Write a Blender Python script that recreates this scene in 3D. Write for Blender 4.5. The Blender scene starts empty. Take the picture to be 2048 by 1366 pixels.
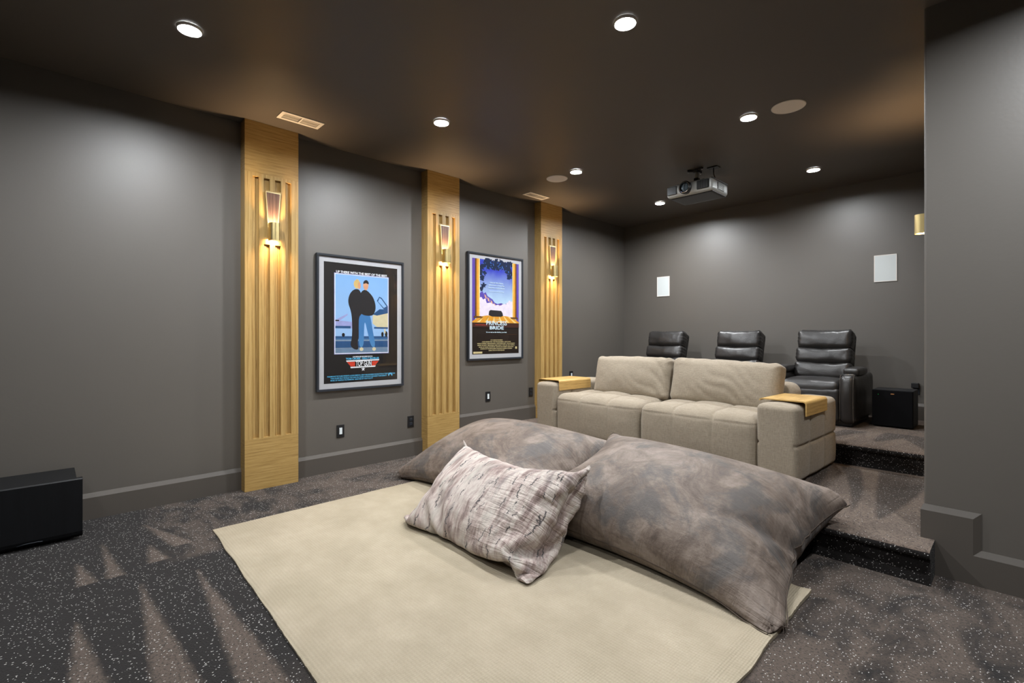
import bpy, bmesh, math, random
import numpy as np
from mathutils import Vector, Matrix, noise

random.seed(7)
SC = bpy.context.scene
COL = SC.collection
PI = math.pi
H = 2.74            # ceiling height
P1, P2 = 0.168, 0.33  # carpeted platform heights
NOSE1, NOSE2 = 2.885, 4.375
WALL_B = 6.115
RX, RY = 3.70, 3.09   # corner of the right hand wall

# ------------------------------------------------------------------ materials
class NT:
    """small helper around a material node tree"""
    def __init__(s, name):
        s.m = bpy.data.materials.new(name); s.m.use_nodes = True
        s.t = s.m.node_tree; s.n = s.t.nodes; s.l = s.t.links
        s.b = s.n['Principled BSDF']; s.out = s.n['Material Output']
        s._tc = None
    def add(s, typ, **kw):
        n = s.n.new(typ)
        for k, v in kw.items(): setattr(n, k, v)
        return n
    def set(s, n, **kw):
        for k, v in kw.items():
            k = k.replace('_', ' ')
            n.inputs[k].default_value = v
        return n
    def link(s, a, b): s.l.new(a, b)
    def tc(s, which='Object'):
        if s._tc is None: s._tc = s.add('ShaderNodeTexCoord')
        return s._tc.outputs[which]
    def mapping(s, scale=(1, 1, 1), loc=(0, 0, 0), rot=(0, 0, 0), src=None):
        n = s.add('ShaderNodeMapping')
        n.inputs['Scale'].default_value = scale
        n.inputs['Location'].default_value = loc
        n.inputs['Rotation'].default_value = rot
        s.link(src or s.tc(), n.inputs['Vector'])
        return n.outputs[0]
    def noise(s, vec, scale=5, detail=3, rough=.5, dist=0):
        n = s.add('ShaderNodeTexNoise')
        n.inputs['Scale'].default_value = scale; n.inputs['Detail'].default_value = detail
        n.inputs['Roughness'].default_value = rough; n.inputs['Distortion'].default_value = dist
        s.link(vec, n.inputs['Vector'])
        return n.outputs['Fac']
    def ramp(s, fac, stops, interp='LINEAR'):
        n = s.add('ShaderNodeValToRGB'); n.color_ramp.interpolation = interp
        e = n.color_ramp.elements
        while len(e) < len(stops): e.new(.5)
        for i, (p, c) in enumerate(stops):
            e[i].position = p
            e[i].color = (c[0], c[1], c[2], 1) if not isinstance(c, (int, float)) else (c, c, c, 1)
        s.link(fac, n.inputs[0])
        return n.outputs[0]
    def math(s, op, a, b=None, c=None, clamp=False):
        n = s.add('ShaderNodeMath', operation=op); n.use_clamp = clamp
        for i, v in enumerate((a, b, c)):
            if v is None: continue
            if isinstance(v, (int, float)): n.inputs[i].default_value = v
            else: s.link(v, n.inputs[i])
        return n.outputs[0]
    def mix(s, fac, a, b, blend='MIX'):
        n = s.add('ShaderNodeMix', data_type='RGBA', blend_type=blend)
        for i, v in ((0, fac), (6, a), (7, b)):
            if isinstance(v, (int, float)): n.inputs[i].default_value = v
            elif isinstance(v, tuple): n.inputs[i].default_value = (v[0], v[1], v[2], 1)
            else: s.link(v, n.inputs[i])
        return n.outputs[2]
    def bump(s, h, strength=.3, dist=.01):
        n = s.add('ShaderNodeBump'); n.inputs['Strength'].default_value = strength
        n.inputs['Distance'].default_value = dist
        s.link(h, n.inputs['Height']); s.link(n.outputs[0], s.b.inputs['Normal'])
    def base(s, v):
        if isinstance(v, tuple): s.b.inputs['Base Color'].default_value = (v[0], v[1], v[2], 1)
        else: s.link(v, s.b.inputs['Base Color'])
    def pr(s, **kw):
        for k, v in kw.items(): s.b.inputs[k.replace('_', ' ')].default_value = v

def lin(r, g, b):
    f = lambda c: c / 12.92 if c <= .04045 else ((c + .055) / 1.055) ** 2.4
    return (f(r / 255), f(g / 255), f(b / 255))

def flat(name, col, rough=.5, metal=0, spec=.5, coat=0):
    t = NT(name); t.base(col); t.pr(Roughness=rough, Metallic=metal)
    t.b.inputs['Specular IOR Level'].default_value = spec
    if coat: t.b.inputs['Coat Weight'].default_value = coat
    # a touch of procedural variation
    n = t.noise(t.mapping((1, 1, 1)), 60, 2)
    t.bump(n, .03, .001)
    return t.m

def paint(name, col, rough, spec=.35, amp=.12):
    t = NT(name)
    v = t.mapping((1, 1, 1), src=t.tc('Object'))
    n = t.noise(v, 1.3, 3)
    t.base(t.mix(n, tuple(c * .93 for c in col), tuple(c * 1.07 for c in col)))
    t.pr(Roughness=rough); t.b.inputs['Specular IOR Level'].default_value = spec
    t.bump(t.noise(v, 55, 3, .6), amp, .002)
    return t.m

M = {}
WALLC = (.105, .094, .081)
M['wall'] = paint('dark_wall_paint', WALLC, .47, 1.0)
M['ceil'] = paint('dark_ceiling_paint', (.112, .096, .082), .45, .45, .05)
M['base'] = paint('dark_trim_paint', (.094, .082, .071), .40, .4, .02)

def carpet():
    t = NT('speckled_brown_carpet')
    obj_v = t.tc('Object')
    sep = t.add('ShaderNodeSeparateXYZ'); t.link(obj_v, sep.inputs[0])
    geo = t.add('ShaderNodeNewGeometry')
    nz = t.add('ShaderNodeSeparateXYZ'); t.link(geo.outputs['True Normal'], nz.inputs[0])
    X, Y, Z, NZ = sep.outputs[0], sep.outputs[1], sep.outputs[2], nz.outputs[2]
    wob = t.noise(t.mapping((1, 1, 1)), 7, 3)
    wobc = t.math('MULTIPLY', t.math('SUBTRACT', wob, .5), .10)
    Yw = t.math('ADD', Y, wobc)
    # combed pile: the nap lies one way (brown) or the other (near black)
    fray = t.math('MULTIPLY', t.math('SUBTRACT', t.noise(t.mapping((1, 1, 1)), 38, 4, .7), .5), .055)
    def wedge(ax, ay, ln, half, bend=0., back=.0):
        u = t.math('SUBTRACT', X, ax)
        un = t.math('DIVIDE', u, ln)
        vv = t.math('SUBTRACT', Y, ay)
        vv = t.math('SUBTRACT', vv, t.math('MULTIPLY', un, bend))
        wd = t.math('MULTIPLY', un, half)
        inside = t.math('ADD', t.math('SUBTRACT', wd, t.math('ABSOLUTE', vv)), fray)
        m = t.math('MULTIPLY_ADD', inside, 38., .5, clamp=True)
        m2 = t.math('MULTIPLY', t.math('GREATER_THAN', u, 0.), t.math('LESS_THAN', u, ln))
        return t.math('MULTIPLY', m, m2)
    W = [(1.22, .31, 1.3, .085, -.01), (1.24, .53, 1.4, .085, -.02), (1.42, .08, 1.1, .10, .03), (.75, .105, .31, .035, .03),
         (.54, .215, .52, .03, .02), (.73, .40, .27, .045, .01), (1.5, -.16, 1.2, .12, 0), (.35, .42, .5, .05, .12)]
    acc = None
    for w in W:
        m = wedge(*w)
        acc = m if acc is None else t.math('MAXIMUM', acc, m)
    acc = t.math('MULTIPLY', acc, t.math('MULTIPLY_ADD', t.noise(t.mapping((1, 2, 1)), 9, 4, .6), .6, .34))
    # scuffed area between the wall and the rug
    big = t.noise(t.mapping((1, 2.2, 1)), 3.4, 4, .6, .6)
    scuff = t.math('MULTIPLY_ADD', t.math('SUBTRACT', big, .48), 6., .5, clamp=True)
    zone_u = t.math('MULTIPLY_ADD', t.math('SUBTRACT', Y, .42), 9., 0., clamp=True)
    zone_l = t.math('SUBTRACT', 1., t.math('MULTIPLY_ADD', t.math('SUBTRACT', X, 1.02), 14., 0., clamp=True))
    scuff = t.math('MULTIPLY', t.math('MULTIPLY', scuff, zone_u), t.math('MULTIPLY', zone_l, .42))
    acc = t.math('MAXIMUM', acc, scuff)
    # the side strip to the back and the right hand floor lie the brown way
    far = t.math('MULTIPLY_ADD', t.math('SUBTRACT', Yw, 1.15), 3., 0., clamp=True)
    rightside = t.math('MULTIPLY_ADD', t.math('SUBTRACT', X, 2.2), 1.2, 0., clamp=True)
    rs = t.math('MAXIMUM', far, rightside)
    patches = t.noise(t.mapping((1.4, .8, 1), rot=(0, 0, .5)), 4.5, 4, .6, .8)
    patch = t.math('MULTIPLY_ADD', t.math('SUBTRACT', patches, .40), 4., .35, clamp=True)
    acc = t.math('MAXIMUM', acc, t.math('MULTIPLY', t.math('MULTIPLY', rs, patch), .62))
    # treads: brown with darker strokes
    st = t.add('ShaderNodeTexNoise'); st.inputs['Scale'].default_value = 2.6; st.inputs['Detail'].default_value = 1.5
    st.inputs['Distortion'].default_value = .9
    t.link(t.mapping((2.2, .75, 1), rot=(0, 0, -.35)), st.inputs['Vector'])
    stroke = t.math('MULTIPLY_ADD', t.math('SUBTRACT', st.outputs['Fac'], .47), 14., .5, clamp=True)
    stroke = t.math('MULTIPLY_ADD', stroke, .62, .38)
    up = t.math('GREATER_THAN', Z, .1)
    def stroke_y(ax, ay, ln, half, bend):
        u = t.math('SUBTRACT', Y, ay); un = t.math('DIVIDE', u, ln)
        vv = t.math('SUBTRACT', t.math('SUBTRACT', X, ax), t.math('MULTIPLY', t.math('POWER', t.math('MAXIMUM', un, 0.), 1.5), bend))
        m = t.math('MULTIPLY_ADD', t.math('SUBTRACT', t.math('MULTIPLY', t.math('POWER', t.math('MAXIMUM', un, 0.), .7), half), t.math('ABSOLUTE', vv)), 45., .5, clamp=True)
        return t.math('MULTIPLY', m, t.math('MULTIPLY', t.math('GREATER_THAN', u, 0.), t.math('LESS_THAN', u, ln)))
    dk = None
    for w in ((3.37, 3.22, 1.1, .06, -.22), (3.50, 3.20, 1.15, .15, -.03), (3.69, 3.35, .9, .05, .0), (3.12, 3.25, .9, .05, -.12), (3.25, 4.62, .5, .11, .10), (3.56, 4.50, .6, .10, -.18), (2.95, 4.55, .5, .09, .1)):
        m = stroke_y(*w); dk = m if dk is None else t.math('MAXIMUM', dk, m)
    stroke = t.math('MULTIPLY', t.math('MULTIPLY_ADD', stroke, .35, .65), t.math('MULTIPLY_ADD', dk, -.62, 1.))
    nap = t.mix(up, acc, stroke)
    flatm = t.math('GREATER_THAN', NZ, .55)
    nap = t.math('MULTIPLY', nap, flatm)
    fine = t.noise(t.mapping((1, 1, 1)), 260, 2, .6)
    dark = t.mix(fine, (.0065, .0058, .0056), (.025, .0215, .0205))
    brown = t.mix(fine, (.108, .080, .063), (.20, .155, .126))
    tuft = t.ramp(t.noise(t.mapping((1, 1, 1)), 105, 3, .7), [(.36, 0.), (.50, 1.)])
    brown = t.mix(tuft, (.050, .040, .034), brown)
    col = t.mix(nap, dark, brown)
    # pale flecks: short dashes turned this way and that
    fl = None
    for ang, sc, th in ((.75, 1., .080), (-.7, 1.13, .075), (.2, .93, .066)):
        vo = t.add('ShaderNodeTexVoronoi'); vo.inputs['Scale'].default_value = 92 * sc
        vo.inputs['Randomness'].default_value = 1.
        t.link(t.mapping((1., .60, 1.) if ang > 0 else (.60, 1., 1.), rot=(ang, ang * .5, ang)), vo.inputs['Vector'])
        keep = t.add('ShaderNodeSeparateColor'); t.link(vo.outputs['Color'], keep.inputs[0])
        k = t.math('MULTIPLY', t.math('LESS_THAN', vo.outputs['Distance'], th * 2.1), t.math('LESS_THAN', keep.outputs[0], t.math('MULTIPLY_ADD', t.math('MULTIPLY', nap, t.math('MULTIPLY_ADD', up, .26, .14)), -1., .52)))
        fl = k if fl is None else t.math('MAXIMUM', fl, k)
    col = t.mix(t.math('MULTIPLY', fl, .9), col, (.62, .60, .58))
    t.base(col); t.pr(Roughness=1.); t.b.inputs['Specular IOR Level'].default_value = .05
    t.b.inputs['Sheen Weight'].default_value = .08; t.b.inputs['Sheen Roughness'].default_value = .6
    pile = t.noise(t.mapping((1, 1, 1)), 150, 3, .7)
    t.bump(pile, .8, .008)
    return t.m
M['carpet'] = carpet()

def rug_mat():
    t = NT('cream_ribbed_wool')
    v = t.mapping((1, 1, 1))
    sep = t.add('ShaderNodeSeparateXYZ'); t.link(t.tc(), sep.inputs[0])
    n = t.noise(t.mapping((1, 1.2, 1), rot=(0, 0, .1)), 3.2, 5, .65)
    n2 = t.noise(v, 180, 2, .6)
    c = t.mix(t.ramp(n, [(.35, 0.), (.7, 1.)]), (.368, .314, .232), (.466, .400, .304))
    c = t.mix(t.math('MULTIPLY', n2, .5), c, (.25, .22, .15))
    t.base(c); t.pr(Roughness=.95); t.b.inputs['Specular IOR Level'].default_value = .1
    rib = t.math('SINE', t.math('ADD', t.math('MULTIPLY', sep.outputs[0], 2 * PI / .0095), t.math('MULTIPLY', n, 3.)))
    rib2 = t.math('SINE', t.math('MULTIPLY', sep.outputs[1], 2 * PI / .014))
    h = t.math('ADD', t.math('MULTIPLY', rib, .5), t.math('MULTIPLY', rib2, .35))
    h = t.math('ADD', h, t.math('MULTIPLY', n2, 1.2))
    t.bump(h, .45, .003)
    return t.m
M['rug'] = rug_mat()

def suede(name='brown_suede'):
    t = NT(name)
    v = t.mapping((1, 1, 1))
    n = t.noise(t.mapping((1, 1, 1.3)), 5.5, 8, .72, .5)
    n3 = t.noise(t.mapping((1, 1, 1), loc=(3, 7, 2)), 3.4, 7, .70, .5)
    c = t.ramp(n, [(.32, (.080, .058, .046)), (.46, (.155, .117, .093)), (.58, (.232, .184, .152)), (.74, (.315, .258, .222))])
    blot = t.ramp(n3, [(.49, 0.), (.60, .80)])
    c = t.mix(blot, c, (.084, .078, .075))
    n2 = t.noise(v, 140, 3, .6)
    c = t.mix(t.math('MULTIPLY', n2, .25), c, (.05, .045, .045))
    t.base(c); t.pr(Roughness=.60); t.b.inputs['Specular IOR Level'].default_value = .32
    t.b.inputs['Sheen Weight'].default_value = .06; t.b.inputs['Sheen Roughness'].default_value = .45
    # soft creases running in from the seams
    uv = t.tc('UV'); sp = t.add('ShaderNodeSeparateXYZ'); t.link(uv, sp.inputs[0])
    def edge(o): return t.math('MINIMUM', o, t.math('SUBTRACT', 1., o))
    eu, ev = edge(sp.outputs[0]), edge(sp.outputs[1])
    cu = t.noise(t.mapping((2.2, 17, 1), src=uv), 1., 4, .55, .5); cv = t.noise(t.mapping((19, 2.2, 1), src=uv, loc=(5, 2, 0)), 1., 4, .55, .5)
    fade = lambda e, k: t.math('POWER', 2.718, t.math('MULTIPLY', e, -k))
    cr = t.math('ADD', t.math('MULTIPLY', cu, fade(eu, 7.)), t.math('MULTIPLY', cv, fade(ev, 8.)))
    h = t.math('ADD', t.math('MULTIPLY', n2, .03), t.math('MULTIPLY', t.noise(v, 40, 4, .6), .05))
    t.bump(t.math('ADD', h, t.math('MULTIPLY', cr, .9)), .8, .05)
    return t.m
M['suede'] = suede()
M['seam'] = flat('brown_seam', (.10, .078, .064), .8, 0, .1)

def fur():
    t = NT('streaked_faux_fur')
    uv = t.tc('UV')
    wv = t.add('ShaderNodeVectorMath', operation='ADD')
    wn = t.add('ShaderNodeTexNoise'); wn.inputs['Scale'].default_value = 4; wn.inputs['Detail'].default_value = 3; t.link(uv, wn.inputs['Vector'])
    sc_ = t.add('ShaderNodeVectorMath', operation='SCALE'); sc_.inputs['Scale'].default_value = .035; t.link(wn.outputs['Color'], sc_.inputs[0])
    t.link(uv, wv.inputs[0]); t.link(sc_.outputs[0], wv.inputs[1])
    src = wv.outputs[0]
    n = t.noise(t.mapping((11, 1.7, 1), src=src), 1.9, 6, .66, .4)
    c = t.ramp(n, [(.31, (.14, .10, .092)), (.41, (.36, .27, .245)), (.49, (.56, .46, .42)), (.57, (.70, .63, .57)), (.66, (.49, .39, .36)), (.78, (.28, .225, .21))])
    b = t.noise(t.mapping((8, 1.3, 1), src=src, loc=(4, 2, 0)), 2.2, 4)
    c = t.mix(t.ramp(b, [(.52, 0.), (.70, .6)]), c, (.54, .525, .465))
    g = t.noise(t.mapping((7, 1.6, 1), src=src, loc=(9, 5, 0)), 2.6, 4)
    c = t.mix(t.ramp(g, [(.56, 0.), (.70, .6)]), c, (.23, .20, .20))
    # broken dark threads along the streaks
    thr = None
    su = t.add('ShaderNodeSeparateXYZ'); t.link(src, su.inputs[0])
    for N_, lx, w, br in ((9.3, 2., .030, .54), (6.1, 7., .024, .50)):
        lo = t.noise(t.mapping((2.2, 2.6, 1), src=uv, loc=(lx, 1, 0)), 1.6, 3, .5)
        fi = t.noise(t.mapping((14, 34, 1), src=uv, loc=(lx, 3, 0)), 2., 4, .7)
        ph = t.math('ADD', t.math('MULTIPLY', su.outputs[0], N_), t.math('ADD', t.math('MULTIPLY', lo, 1.3), t.math('MULTIPLY', fi, .26)))
        d = t.math('ABSOLUTE', t.math('SUBTRACT', t.math('FRACT', ph), .5))
        brk = t.noise(t.mapping((7, 4.0, 1), src=uv, loc=(8 + lx, 3, 0)), 2.2, 4, .6)
        q = t.math('MULTIPLY', t.math('LESS_THAN', d, w), t.math('GREATER_THAN', brk, br))
        thr = q if thr is None else t.math('MAXIMUM', thr, q)
    c = t.mix(t.math('MULTIPLY', thr, .9), c, (.04, .045, .05))
    gr = t.noise(t.mapping((60, 60, 1), src=uv), 5, 3, .7)
    c = t.mix(t.math('MULTIPLY', gr, .25), c, (.26, .22, .20))
    t.base(c); t.pr(Roughness=.95); t.b.inputs['Specular IOR Level'].default_value = .06
    t.b.inputs['Sheen Weight'].default_value = .15
    sp = t.add('ShaderNodeSeparateXYZ'); t.link(uv, sp.inputs[0])
    rightend = t.math('MULTIPLY_ADD', t.math('SUBTRACT', sp.outputs[0], .52), 2.2, .12, clamp=True)
    ru = t.noise(t.mapping((5, 24, 1), src=src), 1.3, 3, .5, .6)
    hb = t.math('ADD', t.math('MULTIPLY', n, 1.3), t.math('MULTIPLY', gr, .35))
    hb = t.math('ADD', hb, t.math('MULTIPLY', t.math('MULTIPLY', ru, rightend), 3.2))
    t.bump(t.math('SUBTRACT', hb, t.math('MULTIPLY', thr, .35)), .75, .016)
    return t.m
M['fur'] = fur()

def linen(name='oatmeal_linen', c1=(.235, .195, .145), c2=(.375, .32, .245)):
    t = NT(name)
    v = t.mapping((1, 1, 1))
    w1 = t.noise(t.mapping((60, 60, 7)), 4, 3, .7)
    w2 = t.noise(t.mapping((7, 7, 70)), 4, 3, .7)
    w = t.math('ADD', t.math('MULTIPLY', w1, .5), t.math('MULTIPLY', w2, .5))
    big = t.noise(v, 4, 3)
    c = t.mix(t.ramp(w, [(.36, 0.), (.64, 1.)]), c1, c2)
    c = t.mix(t.math('MULTIPLY', big, .22), c, (.24, .19, .14))
    t.base(c); t.pr(Roughness=.92); t.b.inputs['Specular IOR Level'].default_value = .15
    t.b.inputs['Sheen Weight'].default_value = .15
    t.bump(w, .5, .003)
    return t.m
M['linen'] = linen()

def leather():
    t = NT('black_brown_leather')
    v = t.mapping((1, 1, 1))
    n = t.noise(v, 6, 4, .6)
    t.base(t.mix(n, (.010, .0092, .009), (.028, .025, .024)))
    t.pr(Roughness=.36); t.b.inputs['Specular IOR Level'].default_value = .6
    cr = t.noise(t.mapping((1, 1, 1)), 22, 5, .65, .8)
    vo = t.add('ShaderNodeTexVoronoi'); vo.inputs['Scale'].default_value = 320; t.link(v, vo.inputs['Vector'])
    t.bump(t.math('ADD', cr, t.math('MULTIPLY', vo.outputs['Distance'], .12)), .28, .008)
    return t.m
M['leather'] = leather()
M['stitch'] = flat('tan_stitching', lin(118, 108, 96), .8)

def oak(name, horizontal, tint=1., dark=False):
    t = NT(name)
    sc = (9, 2.2, 58) if horizontal else (60, 60, 1.9)
    oi = t.add('ShaderNodeObjectInfo')
    off = t.add('ShaderNodeVectorMath', operation='ADD'); t.link(t.tc(), off.inputs[0])
    cm = t.add('ShaderNodeCombineXYZ'); t.link(t.math('MULTIPLY', oi.outputs['Random'], 7.), cm.inputs[1]); t.link(t.math('MULTIPLY', oi.outputs['Random'], 5.), cm.inputs[2])
    t.link(cm.outputs[0], off.inputs[1])
    src = off.outputs[0]
    g1 = t.noise(t.mapping(sc, src=src), 2.2, 6, .65, .3)
    g2 = t.noise(t.mapping(tuple(s * 3 for s in sc), src=src), 3, 4, .7)
    # cathedral figure
    wv = t.add('ShaderNodeTexWave', wave_type='BANDS'); wv.inputs['Scale'].default_value = 1.4
    wv.bands_direction = 'Z' if horizontal else 'Y'
    wv.inputs['Distortion'].default_value = 7.; wv.inputs['Detail'].default_value = 3; wv.inputs['Detail Scale'].default_value = .7
    t.link(t.mapping((3, .8, 9) if horizontal else (8, 8, .7), src=src), wv.inputs['Vector'])
    f = t.math('ADD', t.math('MULTIPLY', g1, .66), t.math('MULTIPLY', wv.outputs['Fac'], .05 if horizontal else .11))
    f = t.math('ADD', f, t.math('MULTIPLY', g2, .24))
    if dark:
        c = t.ramp(f, [(.30, (.025, .014, .011)), (.5, (.085, .050, .038)), (.7, (.17, .105, .08))])
    else:
        c = t.ramp(f, [(.30, tuple(x * tint for x in (.25, .142, .042))), (.48, tuple(x * tint for x in (.42, .265, .088))), (.7, tuple(x * tint for x in (.53, .365, .145)))])
    t.base(c); t.pr(Roughness=.42); t.b.inputs['Specular IOR Level'].default_value = .4
    t.bump(g2, .12, .002)
    return t.m
M['oak_v'] = oak('oak_upright_grain', False)
M['oak_h'] = oak('oak_level_grain', True)
M['tray'] = oak('bent_oak_veneer', True, 1.3)
M['walnut'] = oak('dark_burr_veneer', False, 1, True)

def brass():
    t = NT('brushed_brass')
    n = t.noise(t.mapping((4, 4, 300)), 3, 3)
    t.base(t.mix(n, (.62, .48, .21), (.74, .60, .30)))
    t.pr(Metallic=1., Roughness=.34)
    t.bump(n, .06, .001)
    return t.m
M['brass'] = brass()
M['brass_light'] = flat('pale_brass_edge', (.80, .66, .36), .4, .9)

def glow(name, col, strength):
    t = NT(name)
    e = t.add('ShaderNodeEmission'); e.inputs[0].default_value = (*col, 1); e.inputs[1].default_value = strength
    t.link(e.outputs[0], t.out.inputs[0])
    return t.m
COOL = (.955, .98, 1.)
WARM = (1., .67, .36)
M['downlight'] = glow('lit_downlight_lens', COOL, 2000.)
M['downlight_mid'] = glow('lit_downlight_lens_centre', COOL, 1000.)
M['sconce_up'] = glow('lit_sconce_lamp_upper', WARM, 1400.)
M['sconce_down'] = glow('lit_sconce_lamp_lower', WARM, 620.)

M['white_trim'] = flat('white_enamel', (.78, .74, .69), .45)
M['spk_cloth'] = flat('pale_perforated_grille', (.86, .80, .74), .7)
M['wspk'] = flat('white_speaker_grille', (.62, .66, .66), .55)
M['black_frame'] = flat('black_frame_lacquer', (.022, .026, .034), .32)
M['mat'] = flat('pale_mount_board', (.47, .475, .50), .8)
M['black_plastic'] = flat('black_plastic', (.012, .012, .013), .4)
M['black_gap'] = flat('dark_recess', (.006, .006, .006), .9)
M['black_cloth'] = flat('black_speaker_cloth', (.005, .005, .006), .9, 0, .1)

def ash():
    t = NT('black_ash_vinyl')
    g = t.noise(t.mapping((14, 14, 1.2)), 3, 5, .6)
    t.base(t.mix(g, (.0025, .0026, .003), (.008, .0085, .010)))
    t.pr(Roughness=.5); t.b.inputs['Specular IOR Level'].default_value = .25; t.bump(g, .1, .002)
    return t.m
M['black_ash'] = ash()
M['white_paddle'] = flat('white_switch_paddle', (.72, .78, .80), .35)
M['silver'] = flat('silver_grey_plastic', (.52, .55, .55), .38, .1)
M['silver_dark'] = flat('slate_grey_plastic', (.13, .14, .15), .36, .2)
M['chrome'] = flat('polished_chrome', (.75, .75, .76), .12, 1.)
M['lens'] = flat('lens_glass', (.15, .20, .24), .08, .3, .8)
M['copper'] = flat('copper_badge', (.72, .36, .14), .3, .8)
M['green_led'] = glow('green_pilot_light', (.05, 1., .2), .6)

def glass():
    t = NT('picture_glass')
    tr = t.add('ShaderNodeBsdfTransparent'); gl = t.add('ShaderNodeBsdfGlossy'); gl.inputs['Roughness'].default_value = .02
    fr = t.add('ShaderNodeFresnel'); fr.inputs[0].default_value = 1.5
    mx = t.add('ShaderNodeMixShader')
    n = t.noise(t.mapping((1, 1, 1)), 2, 1)
    geo = t.add('ShaderNodeNewGeometry')
    front = t.math('SUBTRACT', 1., geo.outputs['Backfacing'])
    t.link(t.math('MULTIPLY', front, t.math('MULTIPLY_ADD', n, .01, t.math('MULTIPLY', fr.outputs[0], 1.2))), mx.inputs[0])
    t.link(tr.outputs[0], mx.inputs[1]); t.link(gl.outputs[0], mx.inputs[2])
    t.link(mx.outputs[0], t.out.inputs[0])
    return t.m
M['glass'] = glass()

# ------------------------------------------------------------------ mesh helpers
def box(bm, x0, x1, y0, y1, z0, z1, bev=0., seg=2):
    vs = [bm.verts.new(p) for p in ((x0, y0, z0), (x1, y0, z0), (x1, y1, z0), (x0, y1, z0), (x0, y0, z1), (x1, y0, z1), (x1, y1, z1), (x0, y1, z1))]
    fs = [bm.faces.new([vs[i] for i in q]) for q in ((0, 3, 2, 1), (4, 5, 6, 7), (0, 1, 5, 4), (1, 2, 6, 5), (2, 3, 7, 6), (3, 0, 4, 7))]
    if bev:
        es = list({e for f in fs for e in f.edges})
        bmesh.ops.bevel(bm, geom=es, offset=bev, segments=seg, affect='EDGES', profile=.5)
    return bm

def cyl(bm, p0, p1, r0, r1=None, seg=24, cap0=True, cap1=True):
    r1 = r0 if r1 is None else r1
    p0, p1 = Vector(p0), Vector(p1); d = (p1 - p0).normalized()
    a = d.orthogonal().normalized(); b = d.cross(a)
    A, B = [], []
    for i in range(seg):
        t = 2 * PI * i / seg; o = a * math.cos(t) + b * math.sin(t)
        A.append(bm.verts.new(p0 + o * r0)); B.append(bm.verts.new(p1 + o * r1))
    for i in range(seg):
        j = (i + 1) % seg
        bm.faces.new((A[i], A[j], B[j], B[i]))
    if cap0: bm.faces.new(A[::-1])
    if cap1: bm.faces.new(B)

def lathe(bm, prof, centre=(0, 0, 0), axis='Z', seg=32, closed=False):
    """prof = list of (radius, height) turned about an axis through centre"""
    rings = []
    for r, h in prof:
        ring = []
        for i in range(seg):
            t = 2 * PI * i / seg
            c, s = r * math.cos(t), r * math.sin(t)
            p = {'Z': (c, s, h), 'Y': (c, h, s), 'X': (h, c, s)}[axis]
            ring.append(bm.verts.new((p[0] + centre[0], p[1] + centre[1], p[2] + centre[2])))
        rings.append(ring)
    n = len(rings)
    for k in range(n if closed else n - 1):
        A, B = rings[k], rings[(k + 1) % n]
        for i in range(seg):
            j = (i + 1) % seg
            bm.faces.new((A[i], A[j], B[j], B[i]))

def prism(bm, pts, x0, x1, axis='X'):
    """extrude a closed outline (2-D points) between x0 and x1 along an axis"""
    def P(a, b, t):
        return {'X': (t, a, b), 'Y': (a, t, b), 'Z': (a, b, t)}[axis]
    A = [bm.verts.new(P(a, b, x0)) for a, b in pts]; B = [bm.verts.new(P(a, b, x1)) for a, b in pts]
    n = len(pts)
    for i in range(n):
        j = (i + 1) % n
        bm.faces.new((A[i], A[j], B[j], B[i]))
    bm.faces.new(A[::-1]); bm.faces.new(B)

def tube(bm, pts, r, seg=8, closed=False):
    pts = [Vector(p) for p in pts]; n = len(pts); rings = []
    up = None
    for i, p in enumerate(pts):
        a = pts[(i - 1) % n] if (closed or i > 0) else p
        b = pts[(i + 1) % n] if (closed or i < n - 1) else p
        d = (b - a)
        d = d.normalized() if d.length > 1e-9 else Vector((1, 0, 0))
        if up is None: up = d.orthogonal().normalized()
        up = (up - d * up.dot(d))
        up = up.normalized() if up.length > 1e-6 else d.orthogonal().normalized()
        w = d.cross(up)
        rings.append([bm.verts.new(p + (up * math.cos(2 * PI * k / seg) + w * math.sin(2 * PI * k / seg)) * r) for k in range(seg)])
    for i in range(n if closed else n - 1):
        A, B = rings[i], rings[(i + 1) % n]
        for k in range(seg):
            j = (k + 1) % seg
            bm.faces.new((A[k], A[j], B[j], B[k]))
    if not closed:
        bm.faces.new(rings[0][::-1]); bm.faces.new(rings[-1])

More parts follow.
